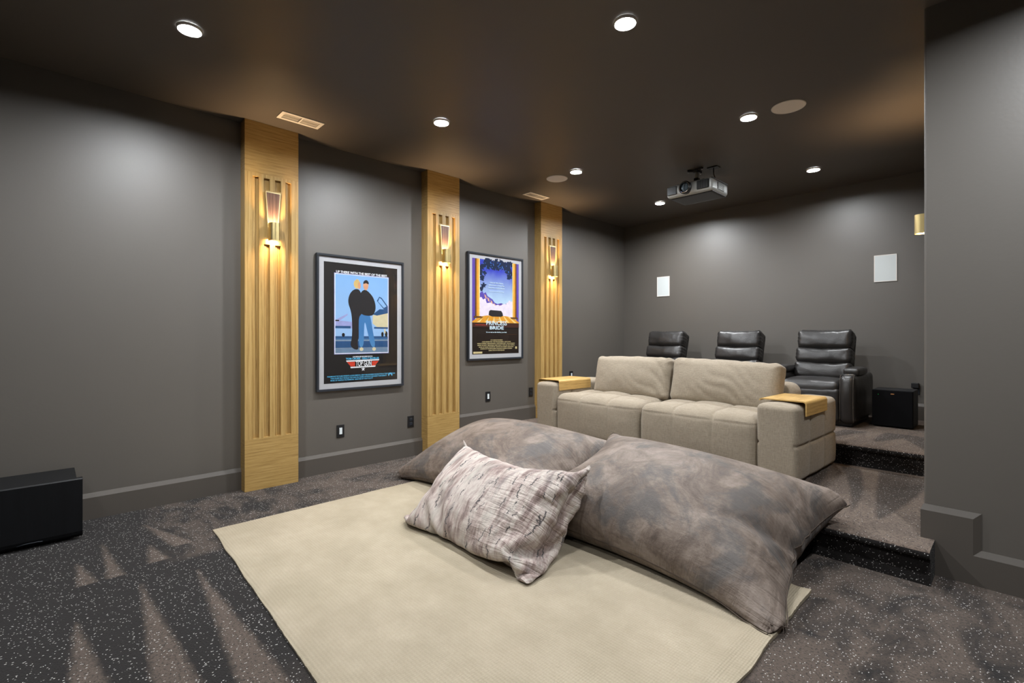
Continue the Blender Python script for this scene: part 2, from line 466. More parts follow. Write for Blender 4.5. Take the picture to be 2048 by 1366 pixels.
def pad(bm, c, s, r, n=(24, 24, 24), puff=(0, 0, 0), seams=None, wr=0., wf=6., seed=0, mtx=None, post=None):
    """upholstered block: rounded box, puffed faces, sewn seams, soft wrinkles"""
    h = [v / 2 for v in s]; start = len(bm.verts)
    tmp = bmesh.new()
    def sp(k, m):
        t = -1 + 2 * k / m
        return .55 * t + .45 * math.sin(t * PI / 2)
    for ax in range(3):
        a, b = (ax + 1) % 3, (ax + 2) % 3
        for sg in (-1, 1):
            g = []
            for i in range(n[a] + 1):
                row = []
                for j in range(n[b] + 1):
                    p = [0, 0, 0]; p[ax] = sg * h[ax]; p[a] = sp(i, n[a]) * h[a]; p[b] = sp(j, n[b]) * h[b]
                    row.append(tmp.verts.new(p))
                g.append(row)
            for i in range(n[a]):
                for j in range(n[b]):
                    q = (g[i][j], g[i + 1][j], g[i + 1][j + 1], g[i][j + 1])
                    tmp.faces.new(q if sg > 0 else q[::-1])
    bmesh.ops.remove_doubles(tmp, verts=tmp.verts, dist=1e-5)
    for v in tmp.verts:
        p = v.co
        q = Vector([max(-(h[i] - r), min(h[i] - r, p[i])) for i in range(3)])
        d = p - q; nrm = d.normalized() if d.length > 1e-9 else Vector((0, 0, 1))
        p2 = q + nrm * min(r, d.length) if d.length > 0 else p.copy()
        e = [max(-1, min(1, p2[i] / h[i])) for i in range(3)]
        o = p2.copy()
        for i in range(3):
            j, k = (i + 1) % 3, (i + 2) % 3
            o[i] += puff[i] * e[i] * (1 - e[j] ** 2) * (1 - e[k] ** 2)
        if seams: o -= nrm * seams(p2, e, nrm)
        if wr:
            w = noise.noise(Vector((p2.x * wf + seed * 3.1, p2.y * wf + seed, p2.z * wf))) + .5 * noise.noise(Vector((p2.x * wf * 2.3 + seed, p2.y * wf * 2.3, p2.z * wf * 2.3 + seed)))
            o += nrm * wr * w
        if post: o = post(o, e)
        o = o + Vector(c)
        v.co = (mtx @ o) if mtx else o
    me = bpy.data.meshes.new('tmp'); tmp.to_mesh(me); tmp.free()
    bm.from_mesh(me); bpy.data.meshes.remove(me)

def obj(name, bm, mat, parent=None, smooth=False, loc=None, angle=None):
    bmesh.ops.recalc_face_normals(bm, faces=bm.faces)
    me = bpy.data.meshes.new(name); bm.to_mesh(me); bm.free()
    for m in (mat if isinstance(mat, (list, tuple)) else [mat]): me.materials.append(m)
    o = bpy.data.objects.new(name, me); COL.objects.link(o)
    if smooth:
        for p in me.polygons: p.use_smooth = True
        if angle: me.set_sharp_from_angle(angle=math.radians(angle))
    if loc: o.location = loc
    if parent: o.parent = parent
    return o

def tag(o, label, cat, group=None):
    o['label'] = label; o['category'] = cat
    if group: o['group'] = group
    return o
def thing(name, label, cat, loc=(0, 0, 0), rz=0., group=None):
    o = bpy.data.objects.new(name, None); COL.objects.link(o)
    o.location = loc; o.rotation_euler = (0, 0, rz); o.empty_display_size = .05
    return tag(o, label, cat, group)
def struct(name, bm, m, smooth=False, angle=None):
    o = obj(name, bm, m, None, smooth, None, angle); o['kind'] = 'structure'; return o
def copy_tree(o, parent=None):
    c = o.copy(); COL.objects.link(c); c.parent = parent
    for ch in [x for x in bpy.data.objects if x.parent == o and x.name in COL.objects]:
        copy_tree(ch, c)
    return c
def dup(root, loc, label, rz=None, group=None):
    kids = lambda o: [x for x in list(COL.objects) if x.parent == o]
    c = root.copy(); COL.objects.link(c); c.location = loc; c['label'] = label
    if rz is not None: c.rotation_euler = (0, 0, rz)
    if group: c['group'] = group
    for ch in kids(root):
        d = ch.copy(); COL.objects.link(d); d.parent = c
        for g in kids(ch):
            e = g.copy(); COL.objects.link(e); e.parent = d
    return c

def text_mesh(name, s, size, mat, parent, loc, width=None, bold=0., align='CENTER', shear=0., upright=True, ext=.0003):
    cu = bpy.data.curves.new(name, 'FONT'); cu.body = s; cu.size = size; cu.align_x = align; cu.align_y = 'CENTER'
    cu.extrude = ext; cu.offset = bold; cu.shear = shear; cu.resolution_u = 3
    t = bpy.data.objects.new(name + '_c', cu); COL.objects.link(t)
    dg = bpy.context.evaluated_depsgraph_get()
    me = bpy.data.meshes.new_from_object(t.evaluated_get(dg)); me.name = name
    bpy.data.objects.remove(t); bpy.data.curves.remove(cu)
    xs = [v.co.x for v in me.vertices]
    if width and xs:
        k = width / (max(xs) - min(xs))
        for v in me.vertices: v.co.x *= k
    me.materials.clear(); me.materials.append(mat)
    o = bpy.data.objects.new(name, me); COL.objects.link(o)
    o.location = loc; o.parent = parent
    if upright: o.rotation_euler = (PI / 2, 0, PI / 2)
    return o

# ------------------------------------------------------------------ the room
X1, Y0 = 6.4, -2.6
bm = bmesh.new(); box(bm, -.12, X1 + .12, Y0 - .12, WALL_B + .12, -.1, 0); struct('floor', bm, M['carpet'])
bm = bmesh.new(); box(bm, -.12, X1 + .12, Y0 - .12, WALL_B + .12, H, H + .1); struct('ceiling', bm, M['ceil'])
bm = bmesh.new(); box(bm, -.12, 0, Y0 - .12, WALL_B + .12, 0, H); struct('wall_left', bm, M['wall'])
bm = bmesh.new(); box(bm, 0, RX + .1, WALL_B, WALL_B + .12, 0, H); struct('wall_back', bm, M['wall'])
# right wall: runs beside the platforms, turns a bullnosed corner and runs on to the right
bm = bmesh.new(); r = .012
arc = [(RX + r - r * math.cos(a), RY + r - r * math.sin(a)) for a in [i * PI / 2 / 6 for i in range(7)]]
pts = [(RX, WALL_B)] + arc + [(X1, RY), (X1, RY + .14), (RX + .14, RY + .14), (RX + .14, WALL_B)]
prism(bm, pts, 0, H, 'Z'); struct('wall_right', bm, M['wall'], True, 35)
bm = bmesh.new(); box(bm, X1, X1 + .12, Y0 - .12, RY + .14, 0, H); struct('wall_far_right', bm, M['wall'])
bm = bmesh.new(); box(bm, 0, X1, Y0 - .12, Y0, 0, H); struct('wall_front', bm, M['wall'])

# carpeted platforms with rounded nosings
def platform(name, y_nose, y_back, x0, x1, z, z0):
    bm = bmesh.new(); nr = .022; rec = .028
    prof = [(y_back, z0), (y_nose + rec, z0), (y_nose + rec, z - 2 * nr)]
    prof += [(y_nose + nr - nr * math.sin(a), z - nr - nr * math.cos(a)) for a in [i * PI / 10 for i in range(11)]]
    prof += [(y_back, z)]
    prism(bm, prof, x0, x1, 'X')
    struct(name, bm, M['carpet'], True, 40)
platform('carpeted_step', NOSE1, RY + .02, .001, 3.742, P1, 0)
bm = bmesh.new(); box(bm, .001, RX - .001, RY + .02, WALL_B - .001, 0, P1); struct('carpeted_platform', bm, M['carpet'])
platform('carpeted_platform', NOSE2, WALL_B - .001, .001, RX - .001, P2, P1)

# baseboards
BT, BH = .018, .162
def bb_profile(z0): return [(0, z0), (BT, z0), (BT, z0 + BH - .027), (.004, z0 + BH), (0, z0 + BH)]
def bb_left(y0, y1, z0, name):
    bm = bmesh.new(); prism(bm, [(a, b) for a, b in bb_profile(z0)], y0, y1, 'Y'); struct(name, bm, M['base'])
PIL = [1.042, 2.628, 4.218]; PW = .382; PD = .105
bb_left(Y0, PIL[0], 0, 'baseboard_left'); bb_left(PIL[0] + PW, PIL[1], 0, 'baseboard_left'); bb_left(PIL[1] + PW, PIL[2], P1, 'baseboard_left')
bb_left(PIL[2] + PW, WALL_B, P2, 'baseboard_left')
bm = bmesh.new(); prism(bm, [(WALL_B - a, b) for a, b in bb_profile(P2)], BT, RX, 'X'); struct('baseboard_back', bm, M['base'])
# right: the board climbs over the step
bm = bmesh.new()
def step_board(yb, inset, a):
    # outline seen from the front, inset for the bevelled top
    s = 3.902
    return [(RX - .001 - .0 + a * 0, 0), (X1, 0), (X1, BH - inset), (s - inset, BH - inset), (s - inset, P1 + BH - inset), (RX - .001, P1 + BH - inset)]
o0 = step_board(0, .0, 0); o1 = step_board(0, .027, 1)
A = [bm.verts.new((x, RY - .0005, z)) for x, z in o0]
A2 = [bm.verts.new((x, RY - .004, z)) for x, z in o0]
B = [bm.verts.new((x - (.010 if i in (0, 5) else 0), RY - BT, z)) for i, (x, z) in enumerate(o1)]
for P, Q in ((A, A2), (A2, B)):
    for i in range(6):
        j = (i + 1) % 6
        bm.faces.new((P[i], P[j], Q[j], Q[i]))
bm.faces.new(B); bm.faces.new(A[::-1]); struct('baseboard_right', bm, M['base'])
bm = bmesh.new(); prism(bm, [(RX - a, b) for a, b in bb_profile(P2)], NOSE2 + .1, WALL_B - BT, 'Y'); struct('baseboard_right', bm, M['base'])

# ------------------------------------------------------------------ oak pilasters and sconces
ZB, ZT = .386, 2.332
def pilaster(y, z0, label, x=0., rz=0.):
    t = thing('oak_pilaster', label, 'pilaster', (x, y, 0), rz, 'oak pilasters along the side walls')
    bm = bmesh.new(); box(bm, .001, PD, 0, PW, 2.358, H - .001); obj('top_panel', bm, M['oak_h'], t)
    bm = bmesh.new(); box(bm, .001, PD, 0, PW, z0 + .001, ZB - .006); obj('bottom_panel', bm, M['oak_h'], t)
    bm = bmesh.new(); d = PD - .024
    box(bm, .001, d, 0, PW, ZB - .006, 2.358)
    st = [(0, .053), (.097, .131), (.173, .209), (.251, .285), (.329, PW)]
    for a, b in st: box(bm, d, PD, a, b, ZB, ZT)
    box(bm, d, PD, 0, PW, ZB - .006, ZB); box(bm, d, PD, 0, PW, ZT, 2.358)
    for a, b in ((.131, .173), (.209, .251)): box(bm, d, PD, a, b, 1.836, 2.246)
    # a slim bead along one side of each groove
    for a, b in ((.053, .097), (.131, .173), (.209, .251), (.285, .329)): box(bm, d, d + .009, a, a + .020, ZB, ZT if a in (.053, .285) else 1.836)
    bmesh.ops.remove_doubles(bm, verts=bm.verts, dist=1e-5)
    obj('slatted_panel', bm, M['oak_v'], t)
    return t
pilaster(PIL[0], 0, 'oak slatted pilaster left of the larger dark film poster, nearest the front')
pilaster(PIL[1], 0, 'oak slatted pilaster on the left wall between the two framed posters')
pilaster(PIL[2], P1, 'oak slatted pilaster behind the left sofa arm, right of the second poster')
pilaster(PIL[2] + PW, P1, 'oak slatted pilaster on the right side wall behind the corner', RX, PI)

def sconce(loc, label, rz=0.):
    t = thing('wall_sconce', label, 'wall lamp', loc, rz, 'brass wall sconces on the pilasters')
    # local: x out of the wall, y sideways, z up, origin at face of pilaster under the shade
    def trap(bm, x0, x1, wb, wt, z0, z1):
        prism(bm, [(-wb, z0), (wb, z0), (wt, z1), (-wt, z1)], x0, x1, 'X')
    bm = bmesh.new(); trap(bm, .004, .020, .033, .054, .02, .372)
    bmesh.ops.bevel(bm, geom=list(bm.edges), offset=.0015, segments=2, affect='EDGES')
    obj('brass_backplate', bm, M['brass_light'], t)
    bm = bmesh.new(); trap(bm, .0195, .0215, .027, .047, .05, .363); obj('veneer_inlay', bm, M['walnut'], t)
    bm = bmesh.new(); box(bm, .0005, .004, -.02, .02, .06, .2); obj('wall_bracket', bm, M['brass'], t)
    bm = bmesh.new(); cx, rr, n = .052, .036, 20
    prof = [(cx - .030, -rr)] + [(cx + rr * math.sin(a), -rr * math.cos(a)) for a in [i * PI / n for i in range(n + 1)]] + [(cx - .030, rr)]
    inn = [(cx - .030, rr - .003)] + [(cx + (rr - .003) * math.sin(a), (rr - .003) * math.cos(a)) for a in [i * PI / n for i in range(n + 1)]] + [(cx - .030, -rr + .003)]
    prism(bm, prof + inn, 0, .132, 'Z'); obj('brass_shade', bm, M['brass'], t, True, None, 40)
    for nm, z, d in (('upper_lamp', .085, 1), ('lower_lamp', .030, -1)):
        bm = bmesh.new(); lathe(bm, [(0, z), (.024, z), (.024, z - d * .012), (0, z - d * .012)], (cx - .002, 0, 0), 'Z', 20)
        bmesh.ops.remove_doubles(bm, verts=bm.verts, dist=1e-6)
        o = obj(nm, bm, [M['sconce_up'] if d > 0 else M['sconce_down'], M['brass']], t)
        for p in o.data.polygons: p.material_index = 0 if p.normal.z * d > .9 else 1
    return t
SZ = 1.860
sconce((PD, PIL[0] + .190, SZ), 'lit brass wall sconce with veneer plate on the pilaster nearest the front')
sconce((PD, PIL[1] + .190, SZ), 'lit brass wall sconce with veneer plate on the pilaster between the posters')
sconce((PD, PIL[2] + .190, SZ), 'lit brass wall sconce with veneer plate on the pilaster behind the sofa')
sconce((RX - PD, PIL[2] + .192, SZ), 'lit brass wall sconce peeking out past the right wall corner', PI)

# ------------------------------------------------------------------ ceiling fittings
def downlight(loc, label):
    t = thing('recessed_downlight', label, 'ceiling light', loc, 0, 'recessed downlights')
    bm = bmesh.new(); lathe(bm, [(.050, -.0005), (.052, -.014), (.0545, -.0145), (.0575, -.006), (.059, -.0005)], (0, 0, 0), 'Z', 40, True)
    obj('trim_ring', bm, M['white_trim'], t, True, None, 40)
    bm = bmesh.new(); vs = [bm.verts.new((.050 * math.cos(a), .050 * math.sin(a), -.0015)) for a in [2 * PI * i / 24 for i in range(24)]]
    bm.faces.new(vs[::-1])
    o = obj('lens', bm, M['downlight'] if loc[0] < 2 else M['downlight_mid'], t)
    if o.data.polygons[0].normal.z > 0: o.data.flip_normals()
    return t
DL = [((1.05, .532), 'lit white downlight high on the left, above the bare left wall'),
      ((2.64, 2.12), 'lit white downlight at the top centre, the largest of them'),
      ((1.05, 2.117), 'lit white downlight in front of the first poster and pilasters'),
      ((1.058, 3.69), 'lit white downlight beside the smaller ceiling speaker'),
      ((2.66, 3.682), 'lit white downlight beside the larger ceiling speaker'),
      ((2.657, 5.285), 'lit white downlight above the rightmost recliner, by the back wall'),
      ((1.05, 5.282), 'lit white downlight just below the projector, near the far corner')]
d0, d1 = None, None
for (x, y), lab in DL:
    if x < 2: d0 = downlight((x, y, H), lab) if d0 is None else dup(d0, (x, y, H), lab)
    else: d1 = downlight((x, y, H), lab) if d1 is None else dup(d1, (x, y, H), lab)
# unseen downlights: grid neighbour, source of right wall scallop, the rest added for fill
for x, y in ((2.65, .53), (4.25, .53), (4.25, 2.12), (1.05, -1.06), (2.65, -1.06), (4.25, -1.06)):
    L = bpy.data.lights.new('unseen_downlight', 'AREA'); L.shape = 'DISK'; L.size = .10
    L.energy = 1000. * PI * .05 ** 2 * PI * (1.5 if y > 1 else .36); L.color = COOL; L.spread = 2.85
    o = bpy.data.objects.new('unseen_downlight', L); COL.objects.link(o); o.location = (x, y, H - .004)

def ceiling_speaker(loc, label):
    t = thing('ceiling_speaker', label, 'speaker', loc, 0, 'round in-ceiling speakers')
    bm = bmesh.new(); lathe(bm, [(.100, -.004), (.104, -.006), (.107, -.003), (.107, 0), (.100, 0)], (0, 0, 0), 'Z', 56, True)
    obj('rim', bm, M['white_trim'], t, True, None, 40)
    bm = bmesh.new(); lathe(bm, [(0, -.0045), (.06, -.0045), (.1005, -.004), (.1005, 0)], (0, 0, 0), 'Z', 56)
    bmesh.ops.remove_doubles(bm, verts=bm.verts, dist=1e-6)
    obj('grille', bm, M['spk_cloth'], t, True, None, 40)
    return t
s0 = ceiling_speaker((2.91, 3.723, H), 'round pale in-ceiling speaker right of a bright downlight, the larger one')
dup(s0, (.784, 3.726, H), 'round pale in-ceiling speaker near the back left vent, the smaller one')

def vent(x0, x1, y0, y1, label):
    t = thing('ceiling_vent', label, 'vent', ((x0 + x1) / 2, (y0 + y1) / 2, H), 0, 'white ceiling vents')
    w, l = (x1 - x0) / 2, (y1 - y0) / 2; b = .024
    bm = bmesh.new()
    for a in ((-w, w, -l, -l + b), (-w, w, l - b, l), (-w, -w + b, -l + b, l - b), (w - b, w, -l + b, l - b), (-w + b, w - b, -.006, .006)):
        box(bm, a[0], a[1], a[2], a[3], -.007, -.0005)
    obj('frame', bm, M['white_trim'], t)
    bm = bmesh.new(); box(bm, -w + b, w - b, -l + b, l - b, -.0022, -.0006); obj('duct_opening', bm, M['black_gap'], t)
    for sg in (-1, 1):
        bm = bmesh.new(); n = 13
        for i in range(n):
            yc = sg * (.010 + (l - b - .012) * (i + .5) / n)
            for xa, xb in ((-w + b, -.002), (.002, w - b)):
                vs = [bm.verts.new(p) for p in ((xa, yc - .0034, -.0025), (xb, yc - .0034, -.0025), (xb, yc + .0034, -.0060 if sg > 0 else -.0045), (xa, yc + .0034, -.0060 if sg > 0 else -.0045))]
                bm.faces.new(vs)
        bmesh.ops.solidify(bm, geom=list(bm.faces), thickness=.0007)
        obj('louvre_bank', bm, M['white_trim'], t)
    return t
vent(.292, .425, 1.20, 1.50, 'white ceiling register beside the top of the nearest pilaster')
vent(.164, .290, 3.85, 4.168, 'white ceiling register above the pilaster farthest from the camera')

# ------------------------------------------------------------------ projector
def projector():
    t = thing('projector', 'silver grey projector hanging from the ceiling on a black mount', 'projector', (1.877, 4.505, 2.474))
    hw, y0, y1, h = .222, -.175, .185, .115     # local, lens looks to -y
    bm = bmesh.new(); pad(bm, (0, .005, h / 2), (2 * hw, y1 - y0, h), .028, (28, 24, 12), (0, .012, .004)); obj('body', bm, M['silver'], t, True)
    bm = bmesh.new(); pad(bm, (0, .02, .002), (2 * hw - .03, y1 - y0 - .05, .016), .006, (10, 10, 4)); obj('underside', bm, M['black_plastic'], t, True)
    # lens barrel left of centre
    lx = -.02
    bm = bmesh.new(); lathe(bm, [(.058, -.02), (.060, -.055), (.052, -.062), (.049, -.062), (.047, -.03)], (lx, -.15, .060), 'Y', 40); obj('lens_surround', bm, M['black_plastic'], t, True, None, 40)
    bm = bmesh.new(); lathe(bm, [(.0495, -.05), (.0505, -.066), (.046, -.069), (.044, -.06)], (lx, -.15, .060), 'Y', 40); obj('chrome_ring', bm, M['chrome'], t, True, None, 40)
    bm = bmesh.new(); lathe(bm, [(0, -.058), (.025, -.0565), (.045, -.053), (.046, -.03)], (lx, -.15, .060), 'Y', 40); bmesh.ops.remove_doubles(bm, verts=bm.verts, dist=1e-6)
    obj('lens_cap', bm, M['lens'], t, True)
    bm = bmesh.new(); box(bm, lx - .0012, lx + .0012, -.2095, -.2035, .018, .102); obj('cap_seam', bm, M['black_plastic'], t)
    # front grilles
    for nm, xa, xb, k in (('front_grille', .085, .200, 10), ('front_vent', -.207, -.110, 9)):
        bm = bmesh.new(); box(bm, xa, xb, -.189, -.172, .020, .100, .008); g = obj(nm, bm, M['black_gap'] if k == 10 else M['silver_dark'], t)
        bm = bmesh.new()
        for i in range(k):
            x = xa + .006 + (xb - xa - .012) * (i + .5) / k
            if k == 10: box(bm, x - .0022, x + .0022, -.1925, -.186, .023, .097)
            else: box(bm, xa + .004, xb - .004, -.1925, -.186, .024 + i * .008, .027 + i * .008)
        obj('grille_bars', bm, M['silver_dark'], g)
    bm = bmesh.new(); box(bm, .214, .2265, -.055, .085, .025, .092, .003); g = obj('side_grille', bm, M['black_gap'], t)
    bm = bmesh.new()
    for i in range(9):
        for j in range(7):
            y = -.048 + i * .0155 + (j % 2) * .007; z = .030 + j * .0092
            cyl(bm, (.2262, y, z), (.2278, y, z), .0052, seg=6)
    obj('grille_mesh', bm, M['silver'], g)
    bm = bmesh.new(); box(bm, .205, .2245, -.16, .17, .102, .116, .004); obj('top_edge_strip', bm, M['silver_dark'], t)
    top = H - 2.474
    bm = bmesh.new(); box(bm, -.085, .085, -.10, .08, .114, .136, .006)
    for a, b in ((-.085, -.10), (.085, -.10), (-.085, .08), (.085, .08)): cyl(bm, (a * .9, b * .9, .125), (a * 1.5, b * 1.3, .118), .009, seg=8)
    mt = obj('mount_bracket', bm, M['black_plastic'], t)
    bm = bmesh.new(); cyl(bm, (0, 0, .13), (0, 0, top - .028), .017); obj('mount_pole', bm, M['silver'], t, True, None, 40)
    bm = bmesh.new(); box(bm, -.020, .020, -.024, .024, .155, .185, .003); obj('swivel_joint', bm, M['black_plastic'], t)
    bm = bmesh.new()
    lathe(bm, [(0, top - .030), (.030, top - .030), (.036, top - .006), (.036, top - .001), (0, top - .001)], (0, 0, 0), 'Z', 24); bmesh.ops.remove_doubles(bm, verts=bm.verts, dist=1e-6)
    for k in range(3):
        a = PI / 2 + k * 2 * PI / 3
        cyl(bm, (0, 0, top - .008), (.085 * math.cos(a), .085 * math.sin(a), top - .005), .014, .011, 10)
    cp = obj('ceiling_plate', bm, M['black_plastic'], t)
    for k in range(3):
        a = PI / 2 + k * 2 * PI / 3
        bm = bmesh.new(); cyl(bm, (.078 * math.cos(a), .078 * math.sin(a), top - .022), (.078 * math.cos(a), .078 * math.sin(a), top - .012), .006, seg=10); obj('mount_screw', bm, M['chrome'], cp)
    bm = bmesh.new(); tube(bm, [(.14, .05, top - .002), (.14, .05, top - .06), (.15, .06, top - .10), (.155, .07, .112)], .005); obj('cable', bm, M['black_plastic'], t, True)
    bm = bmesh.new(); box(bm, .09, .19, .015, .085, top - .007, top - .001, .002); obj('cable_plate', bm, M['black_plastic'], t)
projector()

# ------------------------------------------------------------------ wall speakers, switches, outlets
def wall_speaker(loc, label):
    t = thing('wall_speaker', label, 'speaker', loc, 0, 'flush speakers on the back wall')
    bm = bmesh.new(); w, h, b = .093, .135, .007
    for a in ((-w, w, -h, -h + b), (-w, w, h - b, h), (-w, -w + b, -h + b, h - b), (w - b, w, -h + b, h - b)):
        box(bm, a[0], a[1], -.008, -.0005, a[2], a[3])
    obj('rim', bm, M['white_trim'], t)
    bm = bmesh.new(); box(bm, -w + b, w - b, -.007, -.001, -h + b, h - b); obj('grille', bm, M['wspk'], t)
    return t
w0 = wall_speaker((.632, WALL_B, 1.828), 'white rectangular speaker flush in the back wall, the left one')
dup(w0, (3.079, WALL_B, 1.832), 'white rectangular speaker flush in the back wall, the right one')

def plate(y, z, label, kind):
    nm = 'light_switch' if kind == 's' else 'wall_outlet'
    t = thing(nm, label, 'switch' if kind == 's' else 'outlet', (0, y, z), 0, 'black switch plates on the left wall' if kind == 's' else 'black outlets on the left wall')
    bm = bmesh.new(); box(bm, .0005, .007, -.034, .034, -.054, .054, .003); obj('cover_plate', bm, M['black_plastic'], t)
    if kind == 's':
        bm = bmesh.new(); box(bm, .006, .0095, -.0165, .0165, -.033, .033, .001); obj('surround', bm, M['black_frame'], t)
        bm = bmesh.new(); box(bm, .009, .012, -.0125, .0125, -.026, .028, .001); obj('paddle', bm, M['white_paddle'], t)
    else:
        for s in (-1, 1):
            bm = bmesh.new(); box(bm, .006, .0095, -.0165, .0165, s * .0195 - .0145, s * .0195 + .0145, .004)
            f = obj('socket', bm, M['black_frame'], t)
            bm = bmesh.new()
            for yy in (-.006, .006): box(bm, .0094, .0097, yy - .001, yy + .001, s * .0195 - .004, s * .0195 + .006)
            obj('slot', bm, M['black_gap'], f)
    return t
plate(1.812, .333, 'black switch plate with white paddle under the first poster', 's')
plate(3.478, .487, 'black switch plate with white paddle under the second poster', 's')
plate(4.900, .640, 'black switch plate with white paddle behind the left sofa arm', 's')
plate(2.505, .331, 'black wall outlet low beside the middle pilaster', 'o')
plate(4.150, .483, 'black wall outlet low beside the pilaster behind the sofa', 'o')

# ------------------------------------------------------------------ framed posters
FW, FH = .815, 1.150
def poster(y0, z0, label, dark):
    t = thing('framed_poster', label, 'poster', (0, y0, z0))
    fw, fd, mw = .019, .034, .044
    bm = bmesh.new()
    for a in ((0, FW, 0, fw), (0, FW, FH - fw, FH), (0, fw, fw, FH - fw), (FW - fw, FW, fw, FH - fw)):
        box(bm, .001, fd, a[0], a[1], a[2], a[3])
    bmesh.ops.bevel(bm, geom=[e for e in bm.edges], offset=.0015, segments=1, affect='EDGES')
    obj('frame', bm, M['black_frame'], t)
    x = .020
    bm = bmesh.new(); box(bm, .002, x, fw, FW - fw, fw, FH - fw); obj('mount_board', bm, M['mat'], t)
    bm = bmesh.new(); box(bm, x + .0065, x + .0085, fw, FW - fw, fw, FH - fw); obj('glass', bm, M['glass'], t)
    ox, oz = fw + mw, fw + mw; pw, ph = FW - 2 * ox, FH - 2 * oz
    mats, polys, holder = [], [], []
    def mi(m):
        if m not in mats: mats.append(m)
        return mats.index(m)
    bm = bmesh.new(); layer = [0]
    def poly(pts, m):          # pts as fractions of the print, (across, down)
        layer[0] += 1
        X = x + .0004 + layer[0] * .000018
        vs = [bm.verts.new((X, ox + a * pw, oz + (1 - b) * ph)) for a, b in pts]
        f = bm.faces.new(vs); f.material_index = mi(m)
        return f
    def soft(pts, m, n=2):
        for _ in range(n):
            q = []
            for i in range(len(pts)):
                a, b = pts[i], pts[(i + 1) % len(pts)]
                q += [(a[0] * .75 + b[0] * .25, a[1] * .75 + b[1] * .25), (a[0] * .25 + b[0] * .75, a[1] * .25 + b[1] * .75)]
            pts = q
        poly(pts, m)
    poly.soft = soft
    rect = lambda a, b, c, d, m: poly([(a, b), (c, b), (c, d), (a, d)], m)
    def blob(cx, cy, rx, ry, m, k=18, wob=0., sd=0):
        poly([(cx + rx * (1 + wob * noise.noise(Vector((math.cos(q) * 2 + sd, math.sin(q) * 2, sd)))) * math.cos(q), cy + ry * (1 + wob * noise.noise(Vector((math.cos(q) * 2 + sd, math.sin(q) * 2, sd)))) * math.sin(q)) for q in [2 * PI * i / k for i in range(k)]], m)
    def done():
        bm.normal_update()
        me = bpy.data.meshes.new('print'); bm.to_mesh(me); bm.free()
        for m in mats: me.materials.append(m)
        o = bpy.data.objects.new('print', me); COL.objects.link(o); o.parent = t
        return o
    def txt(pr, name, s, a, b, size, width, m, bold=0., shear=0.):
        text_mesh(name, s, size * ph, m, pr, (x + .0046, ox + a * pw, oz + (1 - b) * ph), width * pw if width else None, bold, 'CENTER', shear)
    return t, poly, rect, blob, done, txt

def ink(name, c1, c2=None, z0=0, z1=1):
    """printed colour, optionally a tint running down the sheet"""
    t = NT(name)
    if c2:
        sep = t.add('ShaderNodeSeparateXYZ'); t.link(t.tc(), sep.inputs[0])
        mr = t.add('ShaderNodeMapRange'); mr.inputs[1].default_value = z0; mr.inputs[2].default_value = z1
        t.link(sep.outputs[2], mr.inputs[0])
        n = t.noise(t.mapping((1, 1, 1)), 9, 4)
        f = t.math('ADD', mr.outputs[0], t.math('MULTIPLY', t.math('SUBTRACT', n, .5), .25), None, True)
        t.base(t.mix(f, c1, c2))
    else:
        n = t.noise(t.mapping((1, 1, 1)), 25, 3)
        t.base(t.mix(n, tuple(c * .8 for c in c1), tuple(min(1, c * 1.15) for c in c1)))
    t.pr(Roughness=.6); t.b.inputs['Specular IOR Level'].default_value = .2
    return t.m

# first poster
t, poly, rect, blob, done, txt = poster(1.598, .683, 'larger framed film poster with black border and pale blue picture, nearer the front', True)
K = ink('ink_black', (.012, .010, .010)); Wt = ink('ink_white', (.80, .82, .86)); SKY = ink('ink_pale_sky', lin(150, 185, 225), lin(125, 170, 220), .35, 1.0)
RUN = ink('ink_runway_blue', lin(62, 104, 150)); RUN2 = ink('ink_runway_grey', lin(120, 140, 160)); DEEP = ink('ink_deep_blue', lin(40, 78, 122)); CYA = ink('ink_cyan', lin(95, 190, 235))
JKT = ink('ink_jacket', (.018, .016, .018)); JEAN = ink('ink_denim', lin(92, 150, 195), lin(60, 115, 170), .2, .5); SKIN = ink('ink_flesh', lin(205, 150, 115)); HAIR = ink('ink_straw', lin(205, 175, 110))
RED = ink('ink_red', lin(222, 70, 48)); LAV = ink('ink_lavender', lin(150, 155, 205)); CRM = ink('ink_cream', lin(205, 195, 160))
rect(0, 0, 1, 1, K)
rect(.128, .085, .872, .762, LAV); rect(.135, .090, .866, .757, Wt); rect(.142, .094, .860, .752, SKY)
rect(.142, .610, .860, .752, RUN); rect(.142, .612, .860, .628, DEEP); rect(.142, .640, .860, .652, RUN2); rect(.142, .652, .860, .708, DEEP); rect(.142, .708, .860, .752, RUN2)
for i in range(5): rect(.142, .714 + i * .0075, .860, .716 + i * .0075, RUN)
# plain parked craft on either side: canopy, body, wheels
poly([(.70, .300), (.735, .262), (.77, .272), (.86, .345), (.86, .372), (.80, .372)], DEEP); poly([(.716, .305), (.738, .272), (.765, .282), (.84, .345), (.80, .360)], SKY)
poly([(.64, .43), (.80, .395), (.86, .40), (.86, .53), (.70, .53), (.64, .50)], CRM); poly([(.64, .42), (.74, .372), (.86, .372), (.86, .405), (.70, .43)], DEEP)
blob(.78, .595, .018, .022, K); blob(.835, .592, .020, .026, K); rect(.805, .53, .825, .585, CRM); rect(.66, .53, .86, .545, DEEP)
poly([(.142, .475), (.30, .420), (.30, .435), (.20, .480), (.36, .490), (.36, .545), (.142, .545)], LAV); rect(.142, .525, .34, .545, DEEP); rect(.142, .475, .19, .485, K); blob(.245, .600, .020, .016, K)
